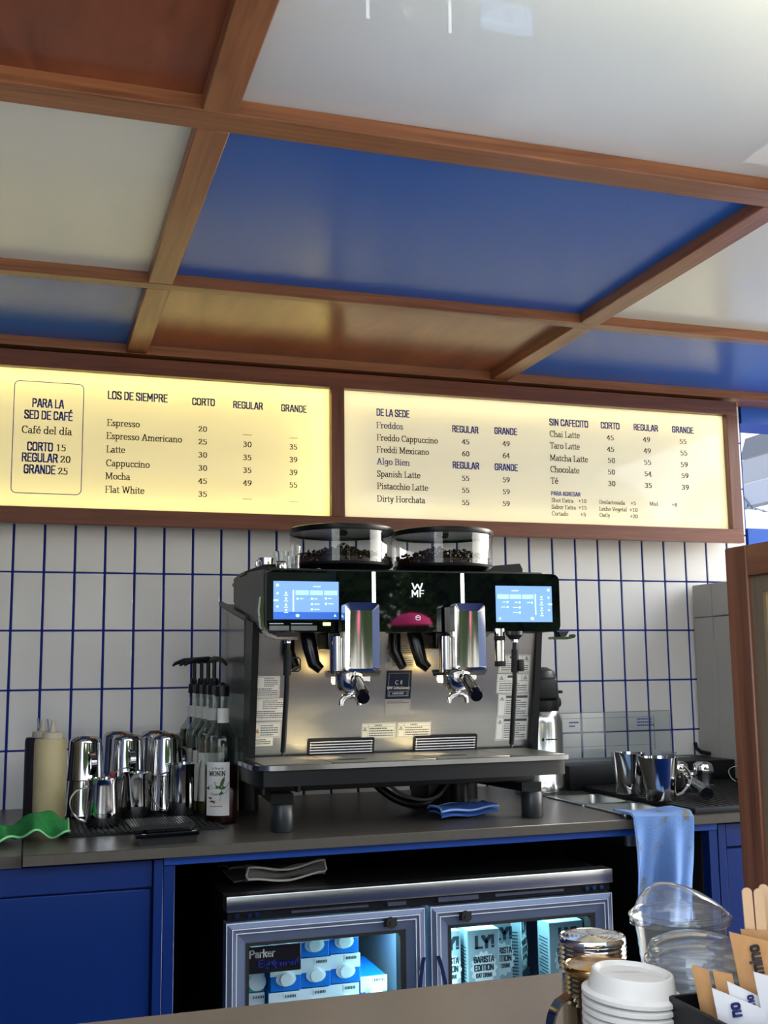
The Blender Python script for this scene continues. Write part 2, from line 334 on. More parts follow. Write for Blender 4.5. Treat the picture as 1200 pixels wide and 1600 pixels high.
# ------------------------------------------------------------------ lettering
# a small stroke alphabet with thick stems, thin hairlines and slab serifs
A_ = arc
def st(x, y0, y1, s0=1, s1=0, w=.09):
    L = [[(x, y0), (x, y1)]]
    if s0: L.append([(x-w, y0+.01), (x+w, y0+.01)])
    if s1 == 1: L.append([(x-w, y1-.01), (x+w, y1-.01)])
    if s1 == 2: L.append([(x-w, y1-.015), (x, y1-.005)])
    return L
G = {
 'a': (.46, [A_(.19, .13, .14, .13, 0, 360), A_(.2, .33, .12, .12, 0, 150, 6)]+[[(.33, .33), (.33, .06), (.42, .01)]]),
 'b': (.52, st(.11, 0, .72, 0, 2)+[A_(.27, .23, .17, .22, 0, 360)]),
 'c': (.43, [A_(.24, .23, .18, .22, 45, 320), [(.34, .36), (.36, .38)]]),
 'd': (.54, st(.41, 0, .72, 0, 2)+[A_(.24, .23, .18, .22, 0, 360), [(.41, .01), (.49, .01)]]),
 'e': (.46, [A_(.24, .23, .18, .22, 5, 320), [(.07, .25), (.41, .25)]]),
 'f': (.32, st(.13, 0, .58)+[A_(.24, .58, .11, .13, 180, 40, 6), [(.03, .44), (.28, .44)]]),
 'g': (.5, [A_(.22, .26, .16, .19, 0, 360), [(.39, .45), (.39, -.06)], A_(.22, -.07, .17, .12, 0, -150, 8), [(.38, .44), (.46, .44)]]),
 'h': (.54, st(.11, 0, .72, 1, 2)+[A_(.26, .3, .15, .14, 170, 0, 6)]+st(.41, 0, .3)),
 'i': (.27, st(.13, 0, .45, 1, 2)+[[(.13, .6), (.13, .65)]]),
 'í': (.27, st(.13, 0, .45, 1, 2)+[[(.12, .56), (.2, .7)]]),
 'l': (.27, st(.13, 0, .72, 1, 2)),
 'm': (.82, st(.11, 0, .45, 1, 2)+[A_(.25, .3, .14, .14, 170, 0, 6)]+st(.39, 0, .3)+[A_(.54, .3, .14, .14, 170, 0, 6)]+st(.68, 0, .3)),
 'n': (.55, st(.11, 0, .45, 1, 2)+[A_(.26, .3, .15, .14, 170, 0, 6)]+st(.41, 0, .3)),
 'o': (.5, [A_(.25, .23, .19, .22, 0, 360)]),
 'p': (.53, st(.11, -.22, .45, 1, 2)+[A_(.27, .23, .17, .22, 0, 360)]),
 'r': (.38, st(.11, 0, .45, 1, 2)+[A_(.26, .28, .15, .16, 170, 60, 5), [(.33, .4), (.33, .42)]]),
 's': (.4, [[(.33, .36), (.25, .44), (.14, .44), (.08, .36), (.12, .28), (.26, .19), (.33, .1), (.27, .01), (.14, 0), (.07, .09)]]),
 't': (.32, [[(.13, .6), (.13, .06), (.2, .01), (.28, .04)], [(.03, .44), (.27, .44)]]),
 'u': (.55, st(.11, .15, .45, 0, 2)+[A_(.24, .15, .13, .14, 180, 340, 6)]+[[(.41, .45), (.41, .02)], [(.41, .01), (.5, .01)]]),
 'v': (.48, [[(.07, .45), (.24, .02)], [(.24, .02), (.4, .45)], [(.01, .44), (.15, .44)], [(.33, .44), (.47, .44)]]),
 'x': (.48, [[(.07, .45), (.4, 0)], [(.4, .45), (.07, 0)], [(.01, .44), (.15, .44)], [(.33, .01), (.47, .01)]]),
 'y': (.48, [[(.07, .45), (.24, .04)], [(.4, .45), (.18, -.2), (.08, -.2)], [(.01, .44), (.15, .44)], [(.33, .44), (.47, .44)]]),
 'A': (.68, [[(.1, 0), (.33, .68)], [(.34, .68), (.56, 0)], [(.17, .22), (.48, .22)], [(.02, .01), (.19, .01)], [(.46, .01), (.66, .01)]]),
 'B': (.6, st(.13, 0, .68, 1, 1)+[A_(.3, .51, .18, .16, 90, -90, 8), A_(.3, .18, .22, .17, 90, -90, 8), [(.13, .67), (.3, .67)], [(.13, .35), (.3, .35)], [(.13, .01), (.3, .01)]]),
 'C': (.62, [A_(.34, .34, .27, .34, 50, 310, 16), [(.52, .5), (.52, .66)]]),
 'D': (.68, st(.13, 0, .68, 1, 1)+[A_(.3, .34, .29, .33, 90, -90, 12), [(.13, .67), (.3, .67)], [(.13, .01), (.3, .01)]]),
 'E': (.58, st(.13, 0, .68, 1, 1)+[[(.13, .67), (.5, .67), (.5, .56)], [(.13, .35), (.4, .35)], [(.13, .01), (.52, .01), (.52, .14)]]),
 'F': (.55, st(.13, 0, .68, 1, 1)+[[(.13, .67), (.5, .67), (.5, .56)], [(.13, .35), (.4, .35)]]),
 'H': (.72, st(.13, 0, .68, 1, 1)+st(.56, 0, .68, 1, 1)+[[(.13, .35), (.56, .35)]]),
 'I': (.3, st(.15, 0, .68, 1, 1)),
 'L': (.55, st(.13, 0, .68, 1, 1)+[[(.13, .01), (.5, .01), (.5, .15)]]),
 'M': (.86, st(.13, 0, .68, 1, 0)+st(.7, 0, .68, 1, 1)+[[(.14, .67), (.41, .08)], [(.41, .08), (.68, .67)], [(.04, .67), (.15, .67)]]),
 'N': (.72, st(.13, 0, .68, 1, 0)+st(.57, 0, .68, 0, 1)+[[(.14, .67), (.56, .02)], [(.04, .67), (.15, .67)]]),
 'O': (.7, [A_(.35, .34, .29, .34, 0, 360, 18)]),
 'P': (.57, st(.13, 0, .68, 1, 1)+[A_(.3, .5, .2, .17, 90, -90, 8), [(.13, .67), (.3, .67)], [(.13, .33), (.3, .33)]]),
 'S': (.52, [[(.44, .54), (.35, .66), (.2, .67), (.1, .56), (.12, .44), (.36, .28), (.45, .16), (.38, .03), (.22, 0), (.09, .12)], [(.45, .52), (.45, .66)], [(.08, .02), (.08, .16)]]),
 'T': (.6, st(.3, 0, .68, 1, 0)+[[(.05, .56), (.05, .67), (.55, .67), (.55, .56)]]),
 'V': (.66, [[(.1, .68), (.33, .02)], [(.33, .02), (.56, .68)], [(.02, .67), (.19, .67)], [(.46, .67), (.66, .67)]]),
 'W': (.92, [[(.1, .68), (.27, .02)], [(.27, .02), (.45, .62)], [(.45, .66), (.63, .02)], [(.63, .02), (.82, .68)], [(.02, .67), (.2, .67)], [(.72, .67), (.92, .67)]]),
 '0': (.5, [A_(.25, .31, .17, .31, 0, 360, 16)]),
 '1': (.5, st(.26, 0, .62)+[[(.13, .53), (.25, .61)]]),
 '2': (.5, [[(.09, .48), (.14, .59), (.27, .62), (.38, .55), (.38, .42), (.25, .25), (.08, .03)], [(.08, .03), (.42, .03), (.42, .12)]]),
 '3': (.5, [[(.1, .54), (.22, .62), (.36, .56), (.36, .42), (.2, .34)], [(.2, .34), (.36, .3), (.4, .15), (.3, .02), (.15, 0), (.08, .09)]]),
 '4': (.5, [[(.33, 0), (.33, .61)], [(.32, .61), (.05, .19), (.45, .19)], [(.24, .01), (.42, .01)]]),
 '5': (.5, [[(.13, .6), (.4, .6)], [(.13, .6), (.12, .35)], [(.12, .35), (.26, .39), (.39, .3), (.39, .12), (.27, .01), (.13, .01), (.08, .08)]]),
 '6': (.5, [A_(.25, .18, .17, .18, 0, 360), [(.36, .61), (.2, .52), (.09, .3), (.08, .18)]]),
 '7': (.5, [[(.08, .5), (.08, .6), (.42, .6)], [(.42, .6), (.22, 0)]]),
 '8': (.5, [A_(.25, .46, .14, .15, 0, 360), A_(.25, .16, .17, .16, 0, 360)]),
 '9': (.5, [A_(.25, .44, .17, .18, 0, 360), [(.14, .01), (.3, .1), (.41, .3), (.42, .44)]]),
 '+': (.55, [[(.08, .3), (.47, .3)], [(.27, .1), (.27, .5)]]),
 '—': (1.0, [[(.05, .22), (.95, .22)]]), ' ': (.26, []), '.': (.2, [[(.1, .0), (.1, .03)]]),
}
G['é'] = (G['e'][0], G['e'][1]+[[(.22, .54), (.32, .68)]])
# plain heavy capitals, drawn on the same kind of strokes
H = {
 'A': (.5, [[(.07, 0), (.22, .7), (.29, .7), (.44, 0)], [(.12, .2), (.39, .2)]]),
 'B': (.48, [[(.08, 0), (.08, .7), (.26, .7), (.38, .62), (.38, .44), (.26, .37), (.08, .37)], [(.26, .37), (.4, .28), (.4, .1), (.27, 0), (.08, 0)]]),
 'C': (.46, [[(.39, .5), (.39, .6), (.3, .7), (.16, .7), (.07, .6), (.07, .1), (.16, 0), (.3, 0), (.39, .1), (.39, .2)]]),
 'D': (.48, [[(.08, 0), (.08, .7), (.28, .7), (.4, .58), (.4, .12), (.28, 0), (.08, 0)]]),
 'E': (.42, [[(.36, .7), (.08, .7), (.08, 0), (.36, 0)], [(.08, .36), (.32, .36)]]),
 'F': (.4, [[(.36, .7), (.08, .7), (.08, 0)], [(.08, .36), (.32, .36)]]),
 'G': (.48, [[(.4, .52), (.4, .6), (.3, .7), (.16, .7), (.07, .6), (.07, .1), (.16, 0), (.3, 0), (.4, .1), (.4, .33), (.26, .33)]]),
 'I': (.18, [[(.09, 0), (.09, .7)]]),
 'K': (.48, [[(.08, 0), (.08, .7)], [(.4, .7), (.1, .33)], [(.2, .42), (.42, 0)]]),
 'L': (.39, [[(.08, .7), (.08, 0), (.34, 0)]]),
 'M': (.62, [[(.08, 0), (.08, .7), (.29, .2), (.5, .7), (.5, 0)]]),
 'N': (.5, [[(.08, 0), (.08, .7), (.4, 0), (.4, .7)]]),
 'O': (.48, [[(.16, 0), (.07, .1), (.07, .6), (.16, .7), (.3, .7), (.4, .6), (.4, .1), (.3, 0), (.16, 0)]]),
 'P': (.46, [[(.08, 0), (.08, .7), (.28, .7), (.39, .6), (.39, .42), (.28, .32), (.08, .32)]]),
 'R': (.48, [[(.08, 0), (.08, .7), (.28, .7), (.39, .6), (.39, .44), (.28, .36), (.08, .36)], [(.26, .36), (.41, 0)]]),
 'S': (.46, [[(.38, .54), (.38, .62), (.3, .7), (.15, .7), (.07, .62), (.07, .48), (.15, .4), (.31, .3), (.39, .22), (.39, .08), (.3, 0), (.15, 0), (.07, .08), (.07, .17)]]),
 'T': (.42, [[(.02, .7), (.4, .7)], [(.21, .7), (.21, 0)]]),
 'U': (.48, [[(.07, .7), (.07, .1), (.16, 0), (.3, 0), (.4, .1), (.4, .7)]]),
 'V': (.48, [[(.06, .7), (.24, 0), (.42, .7)]]),
 'W': (.68, [[(.06, .7), (.18, 0), (.33, .6), (.48, 0), (.6, .7)]]),
 'Y': (.46, [[(.04, .7), (.23, .34), (.42, .7)], [(.23, .34), (.23, 0)]]),
 '!': (.2, [[(.1, .7), (.1, .24)], [(.1, .03), (.1, .05)]]), ' ': (.2, []),
}
H['É'] = (H['E'][0], H['E'][1]+[[(.18, .8), (.28, .92)]])
_h = [('a', [[(.07, .4), (.16, .46), (.28, .4), (.28, 0)], [(.28, .27), (.12, .25), (.06, .13), (.14, 0), (.28, .08)]], .36), ('c', [[(.3, .38), (.2, .46), (.1, .4), (.07, .22), (.1, .06), (.2, 0), (.3, .08)]], .35),
      ('e', [[(.08, .24), (.32, .24), (.3, .4), (.2, .46), (.1, .4), (.07, .22), (.1, .06), (.2, 0), (.31, .06)]], .38), ('f', [[(.12, 0), (.12, .6), (.18, .7), (.27, .7)], [(.02, .44), (.24, .44)]], .27),
      ('i', [[(.08, 0), (.08, .46)], [(.08, .6), (.08, .64)]], .16), ('k', [[(.08, 0), (.08, .72)], [(.3, .46), (.1, .2)], [(.17, .28), (.32, 0)]], .34), ('m', [[(.07, 0), (.07, .46)], [(.07, .38), (.18, .46), (.27, .4), (.27, 0)], [(.27, .38), (.38, .46), (.47, .4), (.47, 0)]], .54),
      ('n', [[(.07, 0), (.07, .46)], [(.07, .38), (.2, .46), (.3, .4), (.3, 0)]], .37), ('o', [[(.2, 0), (.1, .06), (.07, .22), (.1, .4), (.2, .46), (.3, .4), (.33, .22), (.3, .06), (.2, 0)]], .4),
      ('p', [[(.07, -.2), (.07, .46)], [(.07, .4), (.2, .46), (.3, .38), (.32, .22), (.3, .06), (.2, 0), (.07, .06)]], .39), ('q', [[(.3, -.2), (.3, .46)], [(.3, .4), (.18, .46), (.09, .38), (.06, .22), (.09, .06), (.18, 0), (.3, .06)]], .39),
      ('r', [[(.07, 0), (.07, .46)], [(.07, .36), (.16, .45), (.25, .45)]], .27), ('t', [[(.12, .62), (.12, .06), (.18, 0), (.25, .02)], [(.03, .45), (.24, .45)]], .28), ('u', [[(.07, .46), (.07, .08), (.15, 0), (.24, .02), (.31, .1)], [(.31, .46), (.31, 0)]], .38)]
for ch, s_, w_ in _h: H[ch] = (w_, s_)

def hull(ps):
    ps = sorted(set(ps)); 
    def half(q):
        o = []
        for p in q:
            while len(o) > 1 and (o[-1][0]-o[-2][0])*(p[1]-o[-2][1])-(o[-1][1]-o[-2][1])*(p[0]-o[-2][0]) <= 1e-12: o.pop()
            o.append(p)
        return o
    a = half(ps); b = half(ps[::-1]); return a[:-1]+b[:-1]
def letters(b, s, O, R, U, x0, x1, zb, cap, font='serif', nib=None, track=0):
    """write s on the plane O + x*R + z*U, from x0 to x1 (x1 None: natural width), baseline zb, capital height cap"""
    F = G if font == 'serif' else H
    nx, ny = nib or ((.052, .024) if font == 'serif' else (.062, .055))
    n0 = len(b.bm.faces)
    ch = .68 if font == 'serif' else .7
    k = cap/ch; W_ = sum(F.get(c, F[' '])[0]+track for c in s)
    kx = (x1-x0)/W_ if x1 is not None else k
    cur = 0; O = Vector(O); R = Vector(R); U = Vector(U)
    for c in s:
        w, strokes = F.get(c, F[' '])
        for pl in strokes:
            for p, q in zip(pl, pl[1:]):
                pts = []
                for (px_, py_) in (p, q):
                    for dx, dy in ((-nx, -ny), (nx, -ny), (nx, ny), (-nx, ny)): pts.append((round(px_+dx, 5), round(py_+dy, 5)))
                hp = hull(pts)
                b.bm.faces.new([b.bm.verts.new(O+R*(x0+(cur+hx)*kx)+U*(zb+hy*k)) for hx, hy in hp])
        cur += w+track
    b._tag(n0); return b
X3, Z3 = (1, 0, 0), (0, 0, 1)

# ================================================================== SETTING
def structure(b, name, m, smooth=False): return b.to(name, m, None, smooth, kind='structure')
structure(B().box(-1.4, 4.2, -3.4, 1.6, -.05, 0), 'floor', FLOORM)
bw = structure(B().box(-1.3, 2.2175, .0015, .12, 0, 2.12), 'wall_back', GROUT)
TW, TH = .07635, .15
tb = B().box(.0031, TW-.0031, -.0035, .0015, -.0745+.0023, .0755-.0031+.0010, .0012, 1)
tmesh = tb.mesh('tile', TILE)
def add_tile(i, zt):
    o = bpy.data.objects.new('tile', tmesh); COL.objects.link(o); o.parent = bw
    o.location = (TW*i, 0, zt-.0755); return o
for j in range(5):
    for i in range(-2, 29): add_tile(i, 1.6399-.15*j)
for j in range(1, 4): add_tile(28, 1.6399+.15*j)
structure(B().box(-1.4, -1.3, -3.2, .1, 0, 2.3), 'wall_left_unseen', DARKW)  # unseen wall, added and kept dark to cut bounce on the left
# right of the tiles: blue wall with an opening
wr = structure(B().box(2.2175, 3.4, -.008, .12, 0, 1.663), 'wall_right', BLUEF)
B().box(2.2175, 3.4, -.008, .12, 2.006, 2.07).to('lintel', BLUEF, wr, False)
structure(B().box(1.9, 4.2, .95, 1.02, 0, 3.2), 'wall_outside', WHITEW)
for nm in ('trim_1',):
    structure(B().box(-1.3, 2.6, -.1, 0, 2.06, 2.12), nm, WD)

# ceiling: coffers of painted board and plywood between walnut beams
cl = structure(B().box(-1.4, 2.387, -2.16, .12, 2.30, 2.34), 'ceiling', WHITEW)
xs = [(-.776, -.723), (.264, .317), (1.299, 1.352), (2.334, 2.387)]
ys = [(-.648, -.612), (-1.416, -1.357), (-2.16, -2.10)]
for (a, b_) in ys: B().box(-1.3, 2.387, a, b_, 2.06, 2.30, .002, 1).to('ceiling_beam', WD, cl)
yb = [(-.612, -.1), (-1.357, -.648), (-2.10, -1.416)]
for k, (a, b_) in enumerate(xs):
    for (c, d) in yb: B().box(a, b_, c, d, 2.0605, 2.30, .002, 1).to('ceiling_beam', WDY, cl)
xb = [(-1.3, -.776), (-.723, .264), (.317, 1.299), (1.352, 2.334)]
pal = [[PLY, BLUEP, PLY, BLUEP, PLY], [BLUEP, WHITEP, BLUEP, WHITEP, BLUEP], [WHITEP, PLY, CEILA, PLY, WHITEP]]
for r_, (c, d) in enumerate(yb):
    for q, (a, b_) in enumerate(xb):
        m = pal[r_][q]
        B().box(a, b_, c, d, 2.085, 2.089 if m is CEILA else 2.095).to('ceiling_panel', m, cl, False)
# lamps above the opal panel
area('ceiling_led_front', (.81, -2.04, 2.19), (math.radians(22), 0, 0), .9, .02, 7.0, (1, .82, .42))
area('ceiling_led_side', (1.27, -1.95, 2.17), (0, math.radians(30), 0),   .02, .25, 5.0, (1, .82, .42))
area('ceiling_panel_fill', (.81, -1.76, 2.29), (0, 0, 0), .9, .6, 1.7, (.74, .87, 1))  # added cool fill to brighten the opal panel, not a real fitting

# ================================================================== MENU BOARD
mb = thing('menu_board', (.55, -.05, 1.605), 'long backlit menu board in a walnut frame above the tiled wall', 'menu board')
B().box(-1.0, 2.135, -.1, -.002, 2.006, 2.0495, .0015, 1).to('frame_rail', WFR, mb)
B().box(-1.0, 2.135, -.1, -.074, 1.604, 1.646, .0015, 1).to('frame_rail', WFR, mb)
B().box(-1.0, 2.135, -.074, -.002, 1.638, 1.646).to('bottom_board', WFR, mb)
B().box(.820, .857, -.0995, -.002, 1.646, 2.006, .001, 1).to('frame_stile', WDZ, mb)
B().box(2.096, 2.135, -.0995, -.002, 1.646, 2.006, .001, 1).to('frame_stile', WDZ, mb)
B().box(-1.0, -.955, -.0995, -.002, 1.646, 2.006, .001, 1).to('frame_stile', WDZ, mb)
B().box(-.955, 2.096, -.006, -.002, 1.646, 2.006).to('light_box_back', WHITEW, mb, False)
pl_ = B().box(-.955, .820, -.077, -.074, 1.646, 2.006).to('menu_panel', MENU, mb, False, 'yellow lit opal panel')
pr_ = B().box(.857, 2.096, -.077, -.074, 1.646, 2.006).to('menu_panel', MENU, mb, False, 'cream lit opal panel')
YEL = (1, .86, .30)
WRM = (1, .90, .50)
def strip(x0, x1, z0, z1, rot, p, c):
    sx, sy = (x1-x0, .012) if rot[1] == 0 else (.012, z1-z0)
    area('menu_led', ((x0+x1)/2, -.030, (z0+z1)/2), rot, sx, sy, p, c)
for (a, b_, c, pf, cf, ps) in ((-.955, .820, YEL, 1.95, (1, .87, .44), .62), (.857, 2.096, WRM, 1.35, (.98, .98, .95), .42)):
    w = b_-a
    strip(a, b_, 2.0, 2.0, (math.radians(-50), 0, 0), ps*w*1.1, c)
    strip(a, b_, 1.652, 1.652, (math.radians(-130), 0, 0), ps*w*.7, c)
    area('menu_led', (b_-.006, -.030, 1.826), (math.radians(-90), 0, math.radians(-50)), .012, .35, ps*.42, c)
    area('menu_led', (a+.006, -.030, 1.826), (math.radians(-90), 0, math.radians(50)), .012, .35, ps*.2, c)
    area('menu_led', ((a+b_)/2, -.008, 1.826), (math.radians(-90), 0, 0), w-.02, .34, pf*w*.25, cf)
MENU_TEXT = [
  ('PARA LA', 0.0339, 0.1124, 1.9073, 'sans', 0.0205, 'n'),
  ('SED DE CAFÉ', 0.0155, 0.1347, 1.8761, 'sans', 0.0205, 'n'),
  ('Café del día', 0.0106, 0.1342, 1.8376, 'serif', 0.0185, 'b'),
  ('CORTO', 0.0251, 0.0889, 1.7936, 'sans', 0.0205, 'n'),
  ('15', 0.0952, 0.1211, 1.7947, 'serif', 0.0185, 'b'),
  ('REGULAR', 0.013, 0.1015, 1.765, 'sans', 0.0205, 'n'),
  ('20', 0.1062, 0.133, 1.7652, 'serif', 0.0185, 'b'),
  ('GRANDE', 0.0186, 0.0961, 1.7348, 'sans', 0.0205, 'n'),
  ('25', 0.1016, 0.1275, 1.7343, 'serif', 0.0185, 'b'),
  ('LOS DE SIEMPRE', 0.2207, 0.3759, 1.9405, 'sans', 0.0195, 'n'),
  ('CORTO', 0.4402, 0.5018, 1.9382, 'sans', 0.0178, 'n'),
  ('REGULAR', 0.5503, 0.6328, 1.9364, 'sans', 0.0178, 'n'),
  ('GRANDE', 0.6826, 0.7555, 1.9357, 'sans', 0.0178, 'n'),
  ('Espresso', 0.2207, 0.3048, 1.8679, 'serif', 0.0172, 'b'),
  ('20', 0.4572, 0.4819, 1.8658, 'serif', 0.0155, 'b'),
  ('—', 0.5778, 0.6023, 1.8585, 'serif', 0.0155, 'b'),
  ('—', 0.7059, 0.7292, 1.8565, 'serif', 0.0155, 'b'),
  ('Espresso Americano', 0.2199, 0.4153, 1.8331, 'serif', 0.0172, 'b'),
  ('25', 0.4576, 0.4823, 1.8311, 'serif', 0.0155, 'b'),
  ('30', 0.578, 0.6025, 1.8303, 'serif', 0.0155, 'b'),
  ('35', 0.7059, 0.7292, 1.8297, 'serif', 0.0155, 'b'),
  ('Latte', 0.2208, 0.2686, 1.7976, 'serif', 0.0172, 'b'),
  ('30', 0.4581, 0.4827, 1.7955, 'serif', 0.0155, 'b'),
  ('35', 0.5782, 0.6026, 1.7943, 'serif', 0.0155, 'b'),
  ('39', 0.7059, 0.7292, 1.7942, 'serif', 0.0155, 'b'),
  ('Cappuccino', 0.2208, 0.3324, 1.7613, 'serif', 0.0172, 'b'),
  ('30', 0.4585, 0.4831, 1.7601, 'serif', 0.0155, 'b'),
  ('35', 0.5785, 0.6028, 1.7594, 'serif', 0.0155, 'b'),
  ('39', 0.7059, 0.7291, 1.7588, 'serif', 0.0155, 'b'),
  ('Mocha', 0.22, 0.2831, 1.7268, 'serif', 0.0172, 'b'),
  ('45', 0.4589, 0.4835, 1.7248, 'serif', 0.0155, 'b'),
  ('49', 0.5787, 0.603, 1.7245, 'serif', 0.0155, 'b'),
  ('55', 0.7059, 0.7291, 1.7243, 'serif', 0.0155, 'b'),
  ('Flat White', 0.22, 0.3197, 1.6917, 'serif', 0.0172, 'b'),
  ('35', 0.4593, 0.4839, 1.6897, 'serif', 0.0155, 'b'),
  ('—', 0.579, 0.6032, 1.6828, 'serif', 0.0155, 'b'),
  ('—', 0.706, 0.7291, 1.6803, 'serif', 0.0155, 'b'),
  ('DE LA SEDE', 0.9566, 1.0556, 1.94, 'sans', 0.0185, 'n'),
  ('Freddos', 0.9561, 1.036, 1.9035, 'serif', 0.0175, 'l'),
  ('REGULAR', 1.1845, 1.2668, 1.9055, 'sans', 0.0178, 'n'),
  ('GRANDE', 1.3162, 1.3887, 1.9073, 'sans', 0.0178, 'n'),
  ('Freddo Cappuccino', 0.9568, 1.1402, 1.8682, 'serif', 0.0172, 'b'),
  ('45', 1.2137, 1.238, 1.8709, 'serif', 0.0155, 'b'),
  ('49', 1.3412, 1.3649, 1.872, 'serif', 0.0155, 'b'),
  ('Freddi Mexicano', 0.9564, 1.1123, 1.834, 'serif', 0.0172, 'b'),
  ('60', 1.2129, 1.2371, 1.8359, 'serif', 0.0155, 'b'),
  ('64', 1.3401, 1.3638, 1.8366, 'serif', 0.0155, 'b'),
  ('Spanish Latte', 0.9557, 1.0852, 1.765, 'serif', 0.0172, 'b'),
  ('55', 1.2112, 1.2354, 1.764, 'serif', 0.0155, 'b'),
  ('59', 1.338, 1.3616, 1.7649, 'serif', 0.0155, 'b'),
  ('Pistacchio Latte', 0.9563, 1.1081, 1.7302, 'serif', 0.0172, 'b'),
  ('55', 1.2104, 1.2345, 1.7293, 'serif', 0.0155, 'b'),
  ('59', 1.337, 1.3605, 1.7298, 'serif', 0.0155, 'b'),
  ('Dirty Horchata', 0.9559, 1.0985, 1.6944, 'serif', 0.0172, 'b'),
  ('55', 1.2095, 1.2336, 1.6937, 'serif', 0.0155, 'b'),
  ('59', 1.3359, 1.3595, 1.6948, 'serif', 0.0155, 'b'),
  ('Algo Bien', 0.9561, 1.0545, 1.8, 'serif', 0.0175, 'l'),
  ('REGULAR', 1.1833, 1.2664, 1.7997, 'sans', 0.0178, 'n'),
  ('GRANDE', 1.3143, 1.3877, 1.8001, 'sans', 0.0178, 'n'),
  ('SIN CAFECITO', 1.4939, 1.6238, 1.9431, 'sans', 0.0185, 'n'),
  ('CORTO', 1.6652, 1.73, 1.9437, 'sans', 0.0178, 'n'),
  ('REGULAR', 1.7774, 1.8631, 1.9443, 'sans', 0.0178, 'n'),
  ('GRANDE', 1.9117, 1.9888, 1.9448, 'sans', 0.0178, 'n'),
  ('Chai Latte', 1.4938, 1.5936, 1.908, 'serif', 0.0178, 'b'),
  ('45', 1.6838, 1.7092, 1.908, 'serif', 0.016, 'b'),
  ('49', 1.8079, 1.8338, 1.9088, 'serif', 0.016, 'b'),
  ('55', 1.9362, 1.9627, 1.9097, 'serif', 0.016, 'b'),
  ('Taro Latte', 1.4937, 1.5921, 1.8731, 'serif', 0.0178, 'b'),
  ('45', 1.6835, 1.7088, 1.8725, 'serif', 0.016, 'b'),
  ('49', 1.8087, 1.8346, 1.8741, 'serif', 0.016, 'b'),
  ('55', 1.9367, 1.9632, 1.8735, 'serif', 0.016, 'b'),
  ('Matcha Latte', 1.4924, 1.6179, 1.836, 'serif', 0.0178, 'b'),
  ('50', 1.6844, 1.7097, 1.8383, 'serif', 0.016, 'b'),
  ('55', 1.8081, 1.834, 1.8383, 'serif', 0.016, 'b'),
  ('59', 1.936, 1.9624, 1.8372, 'serif', 0.016, 'b'),
  ('Chocolate', 1.4923, 1.5879, 1.8013, 'serif', 0.0178, 'b'),
  ('50', 1.6828, 1.708, 1.8029, 'serif', 0.016, 'b'),
  ('54', 1.8076, 1.8334, 1.8026, 'serif', 0.016, 'b'),
  ('59', 1.9366, 1.963, 1.8023, 'serif', 0.016, 'b'),
  ('Té', 1.4923, 1.5166, 1.7668, 'serif', 0.0178, 'b'),
  ('30', 1.6825, 1.7077, 1.7677, 'serif', 0.016, 'b'),
  ('35', 1.807, 1.8328, 1.767, 'serif', 0.016, 'b'),
  ('39', 1.9358, 1.9622, 1.7663, 'serif', 0.016, 'b'),
  ('PARA AGREGAR', 1.4922, 1.5888, 1.7323, 'sans', 0.011, 'n'),
  ('Shot Extra', 1.4927, 1.5646, 1.7123, 'serif', 0.0115, 'b'),
  ('+10', 1.5806, 1.6077, 1.7132, 'serif', 0.0115, 'b'),
  ('Sabor Extra', 1.4919, 1.5724, 1.6924, 'serif', 0.0115, 'b'),
  ('+15', 1.5798, 1.6081, 1.6931, 'serif', 0.0115, 'b'),
  ('Cortado', 1.4924, 1.5459, 1.6725, 'serif', 0.0115, 'b'),
  ('+5', 1.5851, 1.6048, 1.6732, 'serif', 0.0115, 'b'),
  ('Deslactosada', 1.6499, 1.7366, 1.7123, 'serif', 0.0115, 'b'),
  ('+5', 1.7557, 1.7748, 1.7126, 'serif', 0.0115, 'b'),
  ('Leche Vegetal', 1.649, 1.742, 1.692, 'serif', 0.0115, 'b'),
  ('+10', 1.7509, 1.7789, 1.692, 'serif', 0.0115, 'b'),
  ('Oatly', 1.6494, 1.6844, 1.673, 'serif', 0.0115, 'b'),
  ('+20', 1.7512, 1.7792, 1.6728, 'serif', 0.0115, 'b'),
  ('Miel', 1.8209, 1.8506, 1.7126, 'serif', 0.0115, 'b'),
  ('+8', 1.8974, 1.917, 1.7129, 'serif', 0.0115, 'b'),
]
INK = {'n': TXTN, 'b': TXTB, 'l': TXTBL}
for (s, x0, x1, zb, f, cap, ink) in MENU_TEXT:
    b = B(); letters(b, s, (0, -.0775, 0), X3, Z3, x0, x1, zb, cap, f)
    b.to('lettering', INK[ink], pl_ if x0 < .83 else pr_, False)
b = B(); P = rrect(-.011, .1615, 1.682, 1.974, .014, 6); Q = rrect(-.009, .1595, 1.684, 1.972, .012, 6)
for i in range(len(P)):
    j = (i+1) % len(P)
    b.face([(P[i][0], -.0776, P[i][1]), (P[j][0], -.0776, P[j][1]), (Q[j][0], -.0776, Q[j][1]), (Q[i][0], -.0776, Q[i][1])])
b.to('printed_border', TXTN, pl_, False)

